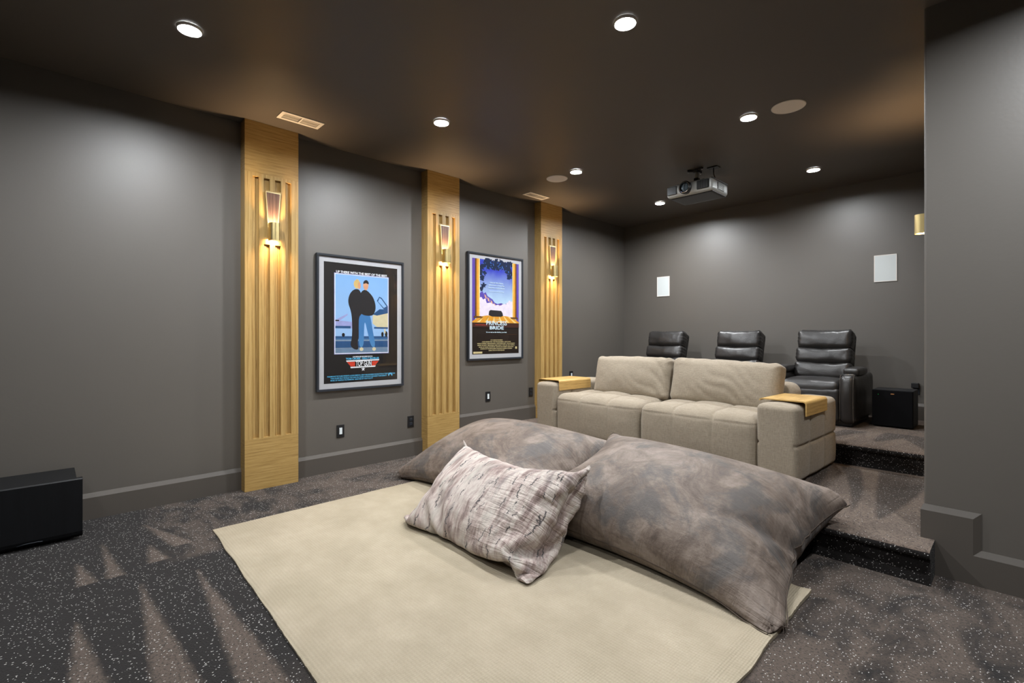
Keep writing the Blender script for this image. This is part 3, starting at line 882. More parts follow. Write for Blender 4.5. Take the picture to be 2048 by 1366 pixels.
# two plain standing shapes, one dark, one in blue
poly.soft([(.33, .245), (.40, .205), (.47, .215), (.50, .30), (.49, .40), (.47, .50), (.46, .60), (.43, .66), (.45, .725), (.39, .725), (.33, .690), (.36, .62), (.36, .48), (.345, .40), (.30, .32)], JKT)
blob(.425, .165, .045, .040, HAIR, 18, .25, 3); blob(.455, .178, .020, .030, SKIN)
poly.soft([(.45, .420), (.58, .415), (.61, .44), (.64, .56), (.685, .705), (.62, .708), (.57, .58), (.53, .47), (.52, .56), (.515, .705), (.45, .705), (.448, .56)], JEAN)
poly.soft([(.47, .235), (.53, .205), (.585, .225), (.655, .275), (.69, .36), (.655, .425), (.60, .435), (.52, .432), (.46, .41), (.43, .34)], JKT)
blob(.545, .170, .036, .044, SKIN); poly.soft([(.505, .165), (.515, .135), (.555, .122), (.585, .142), (.585, .165), (.55, .150)], JKT)
blob(.485, .722, .026, .016, CRM); blob(.66, .722, .026, .016, CRM)
# wings emblem
poly([(.280, .815), (.735, .811), (.728, .823), (.287, .826)], Wt); poly([(.335, .870), (.684, .867), (.674, .878), (.343, .881)], Wt)
for i in range(4):
    q = .829 + i * .0098; k = i * .013
    poly([(.292 + k, q), (.398, q), (.398, q + .0075), (.296 + k + .004, q + .0075)], RED); poly([(.630, q), (.724 - k, q - .001), (.717 - k, q + .0065), (.630, q + .0075)], RED)
st = []
for i in range(10):
    rr = .020 if i % 2 == 0 else .008; a = -PI / 2 + i * PI / 5
    st.append((.508 + rr * math.cos(a) * 1.45, .893 + rr * math.sin(a)))
blob(.508, .893, .034, .015, K); poly(st, Wt)
blob(.895, .955, .032, .018, CYA, 24); poly.soft([(.866, .975), (.895, .942), (.924, .975)], K, 1); rect(.86, .966, .93, .980, K)
pr = done()
txt(pr, 'tagline_lettering', 'UP THERE WITH THE BEST OF THE BEST.', .50, .076, .026, .70, Wt, .0008)
txt(pr, 'title_lettering', 'TOP GUN', .514, .846, .064, .215, Wt, .0012)
txt(pr, 'credit_lettering', 'A DON SIMPSON / JERRY BRUCKHEIMER PRODUCTION', .50, .786, .014, .27, Wt, .0004)
txt(pr, 'credit_lettering', 'TOM CRUISE \u00b7 KELLY McGILLIS', .50, .802, .020, .45, CYA, .0008)
for i, (s, w, c) in enumerate((('PARAMOUNT PICTURES PRESENTS A DON SIMPSON / JERRY BRUCKHEIMER PRODUCTION A TONY SCOTT FILM', .92, .5), ('TOM CRUISE KELLY McGILLIS TOP GUN VAL KILMER ANTHONY EDWARDS TOM SKERRITT', .76, .46), ('MUSIC BY HAROLD FALTERMEYER  DIRECTED BY TONY SCOTT', .56, .36))):
    txt(pr, 'credit_lettering', s, c, .944 + i * .0165, .0150, w, CYA, .0003)

# second poster
t, poly, rect, blob, done, txt = poster(3.180, .888, 'smaller framed film poster with gold columns and blue sky, farther back', False)
PUR = ink('ink_purple', lin(92, 70, 160)); GOLD = ink('ink_gold', lin(215, 150, 45)); GOLD2 = ink('ink_gold_dark', lin(100, 65, 30)); GOLDL = ink('ink_gold_pale', lin(240, 205, 130))
SK2 = ink('ink_blue_sky', lin(190, 220, 235), lin(52, 62, 175), .55, .98); LEAF = ink('ink_leaf', lin(22, 36, 66)); LEAF2 = ink('ink_leaf_blue', lin(60, 110, 190)); CLD = ink('ink_cloud', lin(225, 215, 232))
HIL = ink('ink_hill', lin(88, 72, 165)); HIL2 = ink('ink_hill_lit', lin(222, 170, 130)); BRN = ink('ink_umber', lin(34, 24, 18)); BRN2 = ink('ink_umber_red', lin(64, 34, 26)); IVO = ink('ink_ivory', lin(205, 190, 140)); TITLE = ink('ink_ice', lin(205, 228, 240)); SLATE = ink('ink_slate', (.02, .018, .02))
rect(0, 0, 1, 1, BRN); rect(0, 0, 1, .66, PUR); rect(.06, 0, .94, .645, SK2)
random.seed(4)
for i in range(70):
    a = random.random(); edge = .19 - .12 * math.sin(PI * a) + .05 * noise.noise(Vector((a * 6, 0, 0)))
    b = random.random() * max(.03, edge)
    if a < .16: b *= 2.6
    blob(.15 + .70 * a, b, .030 + .02 * random.random(), .018 + .012 * random.random(), LEAF, 22, .9, i)
for i in range(45):
    a = random.random(); b = random.random() * (.16 - .10 * math.sin(PI * a)); blob(.16 + .68 * a, b + .01, .008, .006, LEAF2, 6, .5, i)
poly([(.14, .365), (.20, .335), (.23, .36), (.27, .345), (.31, .385), (.36, .40), (.41, .415), (.46, .45), (.52, .462), (.60, .45), (.66, .462), (.74, .445), (.78, .455), (.86, .43), (.86, .52), (.14, .52)], HIL)
for a, b in ((.24, .365), (.30, .395), (.37, .425), (.44, .455), (.56, .468), (.68, .470)): poly([(a, b), (a + .035, b + .015), (a + .055, b + .05), (a + .02, b + .04)], HIL2)
for i, (a, b, c, d) in enumerate(((.20, .47, .10, .06), (.34, .50, .12, .045), (.50, .515, .12, .04), (.66, .505, .12, .045), (.80, .48, .09, .06), (.28, .55, .16, .06), (.50, .56, .2, .06), (.72, .55, .16, .06))): blob(a, b, c, d, CLD, 44, .35, i)
rect(.14, .53, .86, .62, CLD)
poly([(.14, .605), (.30, .590), (.70, .590), (.86, .605), (1, .655), (1, .665), (0, .668), (0, .655)], GOLD)
for a in (.1, .26, .42, .58, .74, .9): poly([(.5 + (a - .5) * .6, .592), (.5 + (a - .5) * .66, .592), (a + .05, .664), (a - .01, .664)], GOLDL)
poly([(.33, .585), (.34, .545), (.37, .530), (.60, .535), (.63, .560), (.64, .588), (.60, .600), (.40, .600)], SLATE)
for s in (0, 1):
    f = (lambda q: q) if s == 0 else (lambda q: 1 - q)
    for a, b, m in ((.055, .100, GOLD2), (.085, .150, GOLD), (.128, .150, GOLDL)): poly([(f(a), 0), (f(b), 0), (f(b), .605), (f(a), .605)], m)
    poly([(f(.03), .600), (f(.185), .600), (f(.19), .618), (f(.03), .622)], GOLD2)
rect(0, .668, 1, .715, BRN2); rect(0, .713, 1, .720, BRN); rect(.06, .690, .30, .693, RED); rect(.7, .79, .95, .792, GOLD2)
rect(.02, .972, .20, .992, IVO); rect(.915, .925, .955, .950, IVO)
pr = done()
for i, s in enumerate(('Scaling the Cliffs of Insanity,', 'Battling Rodents of Unusual Size,', 'Facing torture in the Pit of Despair.')): txt(pr, 'tagline_lettering', s, .5, .238 + i * .027, .018, (.29, .34, .35)[i], TITLE, .0003)
txt(pr, 'tagline_lettering', 'True love has never been a snap.', .5, .330, .015, .32, TITLE, .0001)
txt(pr, 'title_lettering', 'THE', .5, .632, .018, .13, IVO, .0003); txt(pr, 'title_lettering', 'PRINCESS', .5, .672, .062, .44, TITLE, .0012); txt(pr, 'title_lettering', 'BRIDE', .5, .722, .050, .30, TITLE, .0014)
txt(pr, 'tagline_lettering', "It\u2019s as real as the feelings you feel.", .5, .768, .019, .44, TITLE, .0004)
for i, (s, w) in enumerate((('ACT III COMMUNICATIONS PRESENTS', .26), ('A ROB REINER FILM  THE PRINCESS BRIDE  CARY ELWES', .62), ('MANDY PATINKIN  CHRIS SARANDON  CHRISTOPHER GUEST  WALLACE SHAWN', .80), ('ANDR\u00c9 THE GIANT  FRED SAVAGE  ROBIN WRIGHT  PETER FALK  BILLY CRYSTAL', .80), ('MUSIC BY MARK KNOPFLER  EDITED BY ROBERT LEIGHTON', .74), ('SCREENPLAY BY WILLIAM GOLDMAN  PRODUCED BY ANDREW SCHEINMAN', .68), ('DIRECTED BY ROB REINER', .34))):
    txt(pr, 'credit_lettering', s, .5, .852 + i * .0185, .0155, w, IVO, .0003)

# ------------------------------------------------------------------ subwoofers
def sub_front():
    t = thing('subwoofer', 'large black wood grain subwoofer at the left edge against the bare wall', 'subwoofer', (0, 0, 0))
    bm = bmesh.new(); box(bm, .030, .335, -.36, .118, .012, .342, .003); obj('cabinet', bm, M['black_ash'], t)
    bm = bmesh.new()
    prism(bm, [(.335, .045), (.345, .012), (.368, .030), (.372, .048), (.372, .338), (.366, .344), (.335, .344)], -.37, .142, 'Y'); obj('front_baffle', bm, M['black_ash'], t)
    bm = bmesh.new(); tube(bm, [(.3735, -.12, .032), (.3745, -.09, .037), (.3745, -.04, .037), (.3735, -.02, .034)], .0022); obj('maker_badge', bm, M['black_frame'], t, True)
    for y in (-.31, .07):
        for x in (.06, .30):
            bm = bmesh.new(); cyl(bm, (x, y, .0), (x, y, .013), .018, .02, 12); obj('foot', bm, M['black_plastic'], t)
sub_front()
def sub_rear():
    t = thing('subwoofer', 'black cube subwoofer with copper badge on the top platform beside a recliner', 'subwoofer', (3.087, 5.42, P2))
    bm = bmesh.new(); box(bm, 0, .292, .025, .30, .012, .333, .004); obj('cabinet', bm, M['black_ash'], t)
    bm = bmesh.new(); box(bm, .001, .291, 0, .024, .012, .332, .006); obj('front_grille', bm, M['black_cloth'], t)
    bm = bmesh.new(); pad(bm, (.150, -.002, .300), (.026, .004, .009), .0015, (6, 4, 4)); bd = obj('badge', bm, M['copper'], t, True)
    o = text_mesh('badge_lettering', 'Klipsch', .007, M['black_plastic'], bd, (.150, -.0045, .300), .021, 0); o.rotation_euler = (PI / 2, 0, 0)
    bm = bmesh.new(); cyl(bm, (.048, -.003, .292), (.048, 0, .292), .0018, seg=10); obj('pilot_light', bm, M['green_led'], t)
    for x in (.03, .26):
        for y in (.04, .27):
            bm = bmesh.new(); cyl(bm, (x, y, 0), (x, y, .013), .015, seg=12); obj('foot', bm, M['black_plastic'], t)
sub_rear()
t = thing('power_adapter', 'small black power adapter plugged into the back wall behind the rear subwoofer', 'adapter', (3.314, WALL_B, .63))
bm = bmesh.new(); box(bm, -.028, .028, -.045, -.001, .012, .062, .004); obj('body', bm, M['black_plastic'], t)
bm = bmesh.new(); box(bm, -.012, .032, -.012, -.001, -.052, .012, .002); obj('outlet_plate', bm, M['black_frame'], t)
bm = bmesh.new(); tube(bm, [(3.058, 5.78, P2 + .10), (3.060, 5.80, P2 + .06), (3.070, 5.84, P2 + .035), (3.10, 5.86, P2 + .012), (3.13, 5.80, P2 + .007), (3.075, 5.73, P2 + .007), (3.058, 5.62, P2 + .007), (3.068, 5.54, P2 + .007), (3.060, 5.47, P2 + .007), (3.052, 5.52, P2 + .016), (3.066, 5.60, P2 + .016)], .0045)
tag(obj('loose_cable', bm, M['black_plastic'], None, True), 'loose black power cord between the rightmost recliner and the rear subwoofer', 'cable')

# ------------------------------------------------------------------ recliners
def recliner(loc, label):
    t = thing('recliner', label, 'recliner', loc, 0, 'dark leather recliners on the top platform')
    L = M['leather']; hw = .247
    bm = bmesh.new(); box(bm, -.33, .33, .06, .74, .002, .06, .01); obj('base', bm, M['black_plastic'], t)
    bm = bmesh.new(); pad(bm, (0, .235, .305), (2 * hw, .47, .20), .055, (26, 26, 14), (0, .006, .022), None, .004, 7, 1); obj('seat', bm, L, t, True)
    bm = bmesh.new(); pad(bm, (0, .028, .195), (2 * hw - .006, .07, .29), .028, (26, 8, 18), (0, .012, 0), None, .003, 8, 2); obj('footrest', bm, L, t, True)
    # back: shell and three stuffed rolls leaning back
    lean = Matrix.Translation((0, .42, .40)) @ Matrix.Rotation(math.radians(-17), 4, 'X')
    bm = bmesh.new(); pad(bm, (0, .118, .245), (.485, .085, .50), .040, (22, 10, 22), (0, .02, .0), None, .002, 8, 3, lean); obj('back_shell', bm, L, t, True)
    z = 0.
    for nm, h, w, dep in (('lumbar_roll', .165, .50, .165), ('shoulder_roll', .155, .495, .16), ('headrest_roll', .190, .485, .165)):
        def ruck(p, e, n, h=h):
            # gathered pleats along the sides and the sewn upper edge
            side = max(0., abs(e[0]) - .80) / .20
            s = .007 * side * (.5 + .5 * math.sin(p.z * 190 + 3 * math.sin(p.z * 60)))
            topg = max(0., e[2] - .55) / .45
            return s + .004 * topg * (.5 + .5 * math.sin(p.x * 150 + 4 * math.sin(p.x * 37)))
        sag = lambda o, e: Vector((o.x, o.y, o.z - .014 * (1 - e[0] ** 2)))
        bm = bmesh.new(); pad(bm, (0, .045, z + h / 2), (w, dep, h + .016), .045, (44, 18, 22), (0, .026, .006), ruck, .005, 9, h * 50, lean, sag); obj(nm, bm, L, t, True)
        z += h - .004
    for s in (-1, 1):
        x = s * .302
        def seamf(p, e, n): return 0.
        rnd = lambda o, e: Vector((o.x, o.y - .018 * (1 - e[2] ** 2) * (e[1] < 0), o.z))
        bm = bmesh.new(); pad(bm, (x, .39, .250), (.118, .78, .43), .045, (14, 30, 22), (.010, .010, 0), None, .003, 5, 5 + s, None, rnd); obj('arm', bm, L, t, True)
        bm = bmesh.new(); pad(bm, (x, .33, .487), (.126, .36, .065), .022, (14, 18, 8), (.004, .004, .010), None, .002, 9, 6 + s); obj('arm_pad', bm, L, t, True)
        bm = bmesh.new(); lathe(bm, [(.041, .455), (.044, .470), (.038, .4725), (.036, .455), (.034, .44), (0, .44)], (x, .085, 0), 'Z', 28); bmesh.ops.remove_doubles(bm, verts=bm.verts, dist=1e-6); obj('cup_holder', bm, M['chrome'], t, True, None, 45)
        for e in (-1, 1):
            pts = []
            for k in range(15):
                zz = .05 + .37 * k / 14; pts.append((x + e * .050, -.0125 - .010 * (1 - ((zz - .25) / .2) ** 2), zz))
            pts += [(x + e * .050, .005, .455), (x + e * .050, .030, .466)]
            bm = bmesh.new(); tube(bm, pts, .0010, 6); obj('stitching', bm, M['stitch'], t, True)
    return t
r0 = recliner((2.655, 5.130, P2), 'dark leather recliner at the right end of the row, beside the rear subwoofer')
dup(r0, (1.810, 5.130, P2), 'dark leather recliner in the middle of the row behind the sofa')
dup(r0, (.915, 5.130, P2), 'dark leather recliner at the left end of the row, nearest the corner')

# ------------------------------------------------------------------ sofa
SROT = math.atan2(-.081, 2.402)
SO = Vector((.619, 3.592, P1)); SW, SD = 2.402, .850
def sofa():
    t = thing('sofa', 'oatmeal linen two seat sofa with thick tufted arms on the first platform', 'sofa', SO, SROT)
    L = M['linen']; aw = .250
    line = lambda v, c, w: math.exp(-((v - c) / w) ** 2)
    def cell(v, cuts):
        # 0 at a seam, 1 in the middle of a quilted panel
        for a, b in zip(cuts, cuts[1:]):
            if a <= v <= b: return math.sin(PI * (v - a) / (b - a)) ** .6
        return 0.
    def arm_seams(p, e, n):
        d = 0.
        if abs(n.x) > .4 or n.z > .4:
            for c in (-.17, .13): d = max(d, line(p.y, c, .009) * .011)
            if abs(n.x) > .4: d = max(d, line(p.z, -.01, .009) * .011)
            side = max(0., abs(n.x) - .3)
            d -= .017 * side * cell(p.y, (-.40, -.17, .13, .42)) * cell(p.z, (-.25, -.01, .25))
            if n.z > .4: d -= .014 * cell(p.y, (-.40, -.17, .13, .42)) * (1 - e[0] ** 2)
        return d
    def arm_post(o, e):
        # quilted bulge between seams on the outer side
        return o
    for s, xc in ((-1, aw / 2), (1, SW - aw / 2)):
        bm = bmesh.new()
        pad(bm, (xc, SD / 2, .262), (aw, SD, .500), .032, (34, 110, 70), (.006, .006, .006), arm_seams, .0025, 5, s)
        obj('arm', bm, L, t, True)
    sw = (SW - 2 * aw) / 2
    for k in range(2):
        x0 = aw + k * sw
        def seat_seams(p, e, n):
            d = 0.
            if abs(n.x) < .6:
                for c in (-sw / 6, sw / 6): d = max(d, line(p.x, c, .007) * (.007 if abs(n.y) > .6 else .012))
            if n.z > .4:
                d = max(d, line(p.y, -.05, .008) * .012)
                d -= .016 * cell(p.x, (-sw / 2, -sw / 6, sw / 6, sw / 2)) * cell(p.y, (-.34, -.05, .31))
            elif n.y < -.4: d -= .008 * cell(p.x, (-sw / 2, -sw / 6, sw / 6, sw / 2)) * (1 - e[2] ** 2)
            return d
        sagp = lambda o, e: Vector((o.x, o.y, o.z))
        bm = bmesh.new()
        pad(bm, (x0 + sw / 2, .315, .208), (sw - .004, .610, .392), .070, (110, 70, 46), (0, .018, .030), seat_seams, .005, 5, 10 + k)
        obj('seat_cushion', bm, L, t, True)
    bm = bmesh.new(); pad(bm, (SW / 2 + .010, .735, .308), (SW - 2 * aw + .04, .215, .600), .075, (70, 16, 40), (0, .012, .010), None, .004, 5, 20); obj('backrest', bm, L, t, True)
    for k, (xa, xb) in enumerate(((.398, 1.238), (1.242, 2.142))):
        mt = Matrix.Translation(((xa + xb) / 2, .465, .392)) @ Matrix.Rotation(math.radians(-13), 4, 'X') @ Matrix.Rotation(math.radians(1.2 if k else -.6), 4, 'Y')
        def wrinkle(p, e, n, k=k):
            # creases fanning out of the corners and across the face
            w = 0.
            q = p.x * .55 + p.z * (1.0 if k else .75)
            band = math.exp(-((e[0] - (.15 if k else .75)) / .55) ** 2)
            w += .0055 * band * abs(math.sin(q * 34 + 2.2 * noise.noise(Vector((p.x * 5, p.z * 5, k * 9))))) ** 3
            cs = abs(e[0]) * abs(e[2])
            w += .010 * max(0, cs - .45) * (.5 + .5 * math.sin((p.x * .6 - p.z) * 110))
            return w
        pinch = lambda o, e: Vector((o.x * (1 - .020 * (1 - abs(e[2]) ** 2) * abs(e[0]) ** 4), o.y, o.z + .010 * abs(e[0]) ** 6 * (1 if e[2] > 0 else -.3)))
        bm = bmesh.new(); pad(bm, (0, 0, .190), (xb - xa, .175, .385), .055, (76, 20, 46), (0, .050, .012), wrinkle, .005, 6, 30 + k, mt, pinch)
        c = obj('back_cushion', bm, L, t, True)
    for x in (.06, SW - .06):
        for y in (.06, SD - .06):
            bm = bmesh.new(); cyl(bm, (x, y, .001), (x, y, .03), .022, .025, 14); obj('foot', bm, M['black_plastic'], t)
    return t
sofa()

def tray(label, outer_right):
    """bent veneer arm tray lying over a sofa arm"""
    t_ = .008
    if outer_right: xl, xr, dl, dr, y0, y1 = 2.130, SW + .030, .012, .098, .10, .53
    else: xl, xr, dl, dr, y0, y1 = -.028, .272, .030, .102, .055, .535
    zt = .544; R = .022
    prof = [(xl, zt - dl)]
    prof += [(xl + R * (1 - math.cos(a)), zt - R + R * math.sin(a)) for a in [i * PI / 16 for i in range(9)] if zt - R + R * math.sin(a) > zt - dl]
    prof += [(xr - R + R * math.sin(a), zt - R + R * math.cos(a)) for a in [i * PI / 16 for i in range(9)]] + [(xr, zt - dr)]
    # offset inward for thickness
    inn = []
    for i, (a, b) in enumerate(prof):
        p, q = prof[max(0, i - 1)], prof[min(len(prof) - 1, i + 1)]
        tx, tz = q[0] - p[0], q[1] - p[1]; l = math.hypot(tx, tz) or 1
        inn.append((a + tz / l * t_, b - tx / l * t_))
    bm = bmesh.new(); prism(bm, prof + inn[::-1], y0, y1, 'Y')
    o = obj('arm_tray', bm, M['tray'], None, True, None, 50)
    o.location = SO; o.rotation_euler = (0, 0, SROT)
    tag(o, label, 'tray', 'bent oak trays on the sofa arms')
tray('bent oak tray over the left sofa arm, flap hanging toward the seat', False)
tray('bent oak tray over the right sofa arm, flap hanging down the outer side', True)

# ------------------------------------------------------------------ rug
RC = [Vector((.752, .700)), Vector((3.402, .603)), Vector((3.380, 2.463)), Vector((.735, 2.455))]
def rug():
    bm = bmesh.new(); nx, ny = 150, 110
    def pt(i, j):
        u, v = i / nx, j / ny
        p = RC[0] * (1 - u) * (1 - v) + RC[1] * u * (1 - v) + RC[2] * u * v + RC[3] * (1 - u) * v
        eu, ev = min(u, 1 - u), min(v, 1 - v)
        if u in (0., 1.): p.x += .006 * noise.noise(Vector((p.y * 6, u * 9, 0))) + .0025 * noise.noise(Vector((p.y * 60, u * 9, 0)))
        if v in (0., 1.): p.y += .006 * noise.noise(Vector((p.x * 5, v * 9, 4))) + .0025 * noise.noise(Vector((p.x * 60, v * 9, 4)))
        z = .012 + .0015 * noise.noise(Vector((p.x * 3, p.y * 3, 0)))
        # the right hand edge curls up a little
        k = max(0., 1 - (1 - u) / .035)
        z += .010 * k * k * max(0., noise.noise(Vector((p.y * 3.1, 2, 0))) + .55)
        z += .006 * math.exp(-((u - .967 + .012 * noise.noise(Vector((p.y * 4, 0, 0)))) / .010) ** 2) * (v > .3)
        if eu == 0 or ev == 0: z -= .004
        return p, z
    T = [[None] * (ny + 1) for _ in range(nx + 1)]; B = [[None] * (ny + 1) for _ in range(nx + 1)]
    for i in range(nx + 1):
        for j in range(ny + 1):
            p, z = pt(i, j); T[i][j] = bm.verts.new((p.x, p.y, z))
    for i in range(nx):
        for j in range(ny): bm.faces.new((T[i][j], T[i + 1][j], T[i + 1][j + 1], T[i][j + 1]))
    loop = [(i, 0) for i in range(nx)] + [(nx, j) for j in range(ny)] + [(i, ny) for i in range(nx, 0, -1)] + [(0, j) for j in range(ny, 0, -1)]
    lo = [bm.verts.new((T[i][j].co.x, T[i][j].co.y, .0006)) for i, j in loop]
    for k in range(len(loop)):
        m = (k + 1) % len(loop); a, b = loop[k], loop[m]
        bm.faces.new((T[a[0]][a[1]], lo[k], lo[m], T[b[0]][b[1]]))
    bm.faces.new(lo[::-1])
    tag(obj('area_rug', bm, M['rug'], None, True, None, 60), 'large cream ribbed rug lying on the speckled carpet', 'rug')
rug()

# ------------------------------------------------------------------ stuffed pillows, inflated by a small cloth solver
def ground(x, y):
    """floor, rug and the first step under the pillows"""
    g = np.zeros_like(x)
    g = np.where((x > .745) & (x < 3.39) & (y > .65) & (y < 2.46), .014, g)
    s = np.clip((y - (NOSE1 - .012)) / .030, 0, 1)
    return np.maximum(g, (P1 + .002) * s * s * (3 - 2 * s))

class HField:
    def __init__(s, x0, x1, y0, y1, d=.02):
        s.x0, s.y0, s.d = x0, y0, d
        s.nx, s.ny = int((x1 - x0) / d) + 2, int((y1 - y0) / d) + 2
        X, Y = np.meshgrid(x0 + d * np.arange(s.nx), y0 + d * np.arange(s.ny), indexing='ij')
        s.h = ground(X, Y)
    def add(s, v, quads):
        # splat dense samples of the surface
        a, b, c, e = (v[quads[:, k]] for k in range(4))
        for fu in (0, .25, .5, .75, 1):
            for fv in (0, .25, .5, .75, 1):
                p = (a * (1 - fu) + b * fu) * (1 - fv) + (e * (1 - fu) + c * fu) * fv
                i = np.clip(np.rint((p[:, 0] - s.x0) / s.d).astype(int), 0, s.nx - 1)
                j = np.clip(np.rint((p[:, 1] - s.y0) / s.d).astype(int), 0, s.ny - 1)
                np.maximum.at(s.h, (i, j), p[:, 2])
    def __call__(s, x, y):
        fx = np.clip((x - s.x0) / s.d, 0, s.nx - 1.001); fy = np.clip((y - s.y0) / s.d, 0, s.ny - 1.001)
        i, j = fx.astype(int), fy.astype(int); u, v = fx - i, fy - j
        h = s.h
        return (h[i, j] * (1 - u) + h[i + 1, j] * u) * (1 - v) + (h[i, j + 1] * (1 - u) + h[i + 1, j + 1] * u) * v

def inflate(W, L, nx, ny, pose, gnd, vol, steps, grav=2., iters=10, pk=90., mu=.6, seed=0, bend=.12, anchor=None):
    rng = np.random.default_rng(seed)
    idT = np.arange(nx * ny).reshape(nx, ny); idB = idT.copy(); k = nx * ny
    for i in range(1, nx - 1):
        for j in range(1, ny - 1):
            idB[i, j] = k; k += 1
    N = k
    S = np.zeros((N, 2)); side = np.zeros(N)
    for i in range(nx):
        for j in range(ny):
            s = (i / (nx - 1) - .5) * W; t = (j / (ny - 1) - .5) * L
            S[idT[i, j]] = (s, t); S[idB[i, j]] = (s, t)
    side[idT[1:-1, 1:-1].ravel()] = 1; side[idB[1:-1, 1:-1].ravel()] = -1
    e = 1 - (2 * S[:, 0] / W) ** 2; f = 1 - (2 * S[:, 1] / L) ** 2
    X = pose(S[:, 0], S[:, 1], side * (.03 + .10 * np.sqrt(np.clip(e * f, 0, 1))))
    X += rng.normal(0, .0012, X.shape)
    # constraints
    edges = {}
    def E(a, b, kf):
        if a == b: return
        q = (min(a, b), max(a, b))
        if q not in edges: edges[q] = kf
    for I in (idT, idB):
        for i in range(nx):
            for j in range(ny):
                if i + 1 < nx: E(I[i, j], I[i + 1, j], 1.)
                if j + 1 < ny: E(I[i, j], I[i, j + 1], 1.)
                if i + 1 < nx and j + 1 < ny: E(I[i, j], I[i + 1, j + 1], .35); E(I[i + 1, j], I[i, j + 1], .35)
                if i + 2 < nx: E(I[i, j], I[i + 2, j], bend)
                if j + 2 < ny: E(I[i, j], I[i, j + 2], bend)
    ea = np.array([q[0] for q in edges]); eb = np.array([q[1] for q in edges]); ek = np.array(list(edges.values()))
    rest = np.linalg.norm(S[ea] - S[eb], axis=1)
    # colour the constraints so that each batch shares no vertex
    used = [0] * N; colour = np.zeros(len(ea), int)
    for q in range(len(ea)):
        m = used[ea[q]] | used[eb[q]]; c = 0
        while m >> c & 1: c += 1
        colour[q] = c; used[ea[q]] |= 1 << c; used[eb[q]] |= 1 << c
    batches = [(ea[colour == c], eb[colour == c], rest[colour == c], ek[colour == c]) for c in range(colour.max() + 1)]
    quads = []
    for i in range(nx - 1):
        for j in range(ny - 1):
            quads.append((idT[i, j], idT[i + 1, j], idT[i + 1, j + 1], idT[i, j + 1]))
            quads.append((idB[i, j], idB[i, j + 1], idB[i + 1, j + 1], idB[i + 1, j]))
    Q = np.array(quads); tri = np.vstack((Q[:, [0, 1, 2]], Q[:, [0, 2, 3]]))
    cell = W * L / ((nx - 1) * (ny - 1)); V = np.zeros_like(X); dt = 1 / 50.
    X0 = X.copy()
    for st in range(steps):
        a, b, c = X[tri[:, 0]], X[tri[:, 1]], X[tri[:, 2]]
        nrm = np.cross(b - a, c - a) / 6.
        vv = np.einsum('ij,ij->', a, np.cross(b, c)) / 6.
        F = np.zeros_like(X)
        for d in range(3):
            for q in range(3): F[:, d] += np.bincount(tri[:, q], nrm[:, d], N)
        pr = pk * max(0., min(1.2, (vol - vv) / vol * 4))
        A = F / cell * pr
        A[:, 2] -= grav
        V = (V + A * dt) * .90
        sp = np.linalg.norm(V, axis=1, keepdims=True); V *= np.minimum(1, 1.2 / np.maximum(sp, 1e-9))
        Xp = X + V * dt
        for it in range(iters):
            for p, q, r, kk in batches:
                d = Xp[q] - Xp[p]; l = np.sqrt(np.einsum('ij,ij->i', d, d)) + 1e-9
                w = (l - r) / l * .5
                # cloth hardly resists being squeezed, it buckles
                w = np.where(l < r, w * kk * .55, w * np.where(kk >= 1, 1., kk))
                d *= w[:, None]
                Xp[p] += d; Xp[q] -= d
            if anchor is not None: anchor(Xp, idT, idB, st)
            if it % 3 == 2 or it == iters - 1:
                g = gnd(Xp[:, 0], Xp[:, 1]); hit = Xp[:, 2] < g
                Xp[hit, 2] = g[hit]
                Xp[hit, :2] += (X[hit, :2] - Xp[hit, :2]) * mu
        V = (Xp - X) / dt; X = Xp
    return X, S, idT, idB, Q

def pillow_object(name, res, W, L, mat, label, seam_r, root, nx, ny, cat, grp=None, extra=None):
    X, S, idT, idB, Q = res
    t = thing(name, label, cat, root, 0, grp)
    Y = X.copy()
    if extra is not None: Y = extra(Y, S, idT, idB)
    me = bpy.data.meshes.new('cover')
    me.from_pydata((Y - np.array(root)).tolist(), [], Q.tolist())
    uv = me.uv_layers.new(name='UVMap'); sd = np.zeros(len(Y)); sd[idB[1:-1, 1:-1].ravel()] = 1
    for lp in me.loops:
        s = S[lp.vertex_index]; uv.data[lp.index].uv = ((s[0] / W + .5) + 3. * sd[lp.vertex_index] * 0, s[1] / L + .5)
    for p in me.polygons: p.use_smooth = True
    me.materials.append(mat)
    o = bpy.data.objects.new('cover', me); COL.objects.link(o); o.parent = t
    ss = o.modifiers.new('smooth', 'SUBSURF'); ss.levels = 1; ss.render_levels = 2
    ring = [idT[i, 0] for i in range(nx - 1)] + [idT[nx - 1, j] for j in range(ny - 1)] + [idT[i, ny - 1] for i in range(nx - 1, 0, -1)] + [idT[0, j] for j in range(ny - 1, 0, -1)]
    if seam_r:
        bm = bmesh.new(); tube(bm, [Vector(Y[q] - np.array(root)) for q in ring], seam_r, 6, True); so = obj('seam', bm, M['seam'], t, True)
    return t

def pose_from(c, ax, ay):
    c, ax, ay = np.array(c), np.array(ax), np.array(ay); ax = ax / np.linalg.norm(ax); ay = ay / np.linalg.norm(ay); n = np.cross(ax, ay)
    return lambda s, t, h: c + s[:, None] * ax + t[:, None] * ay + h[:, None] * n

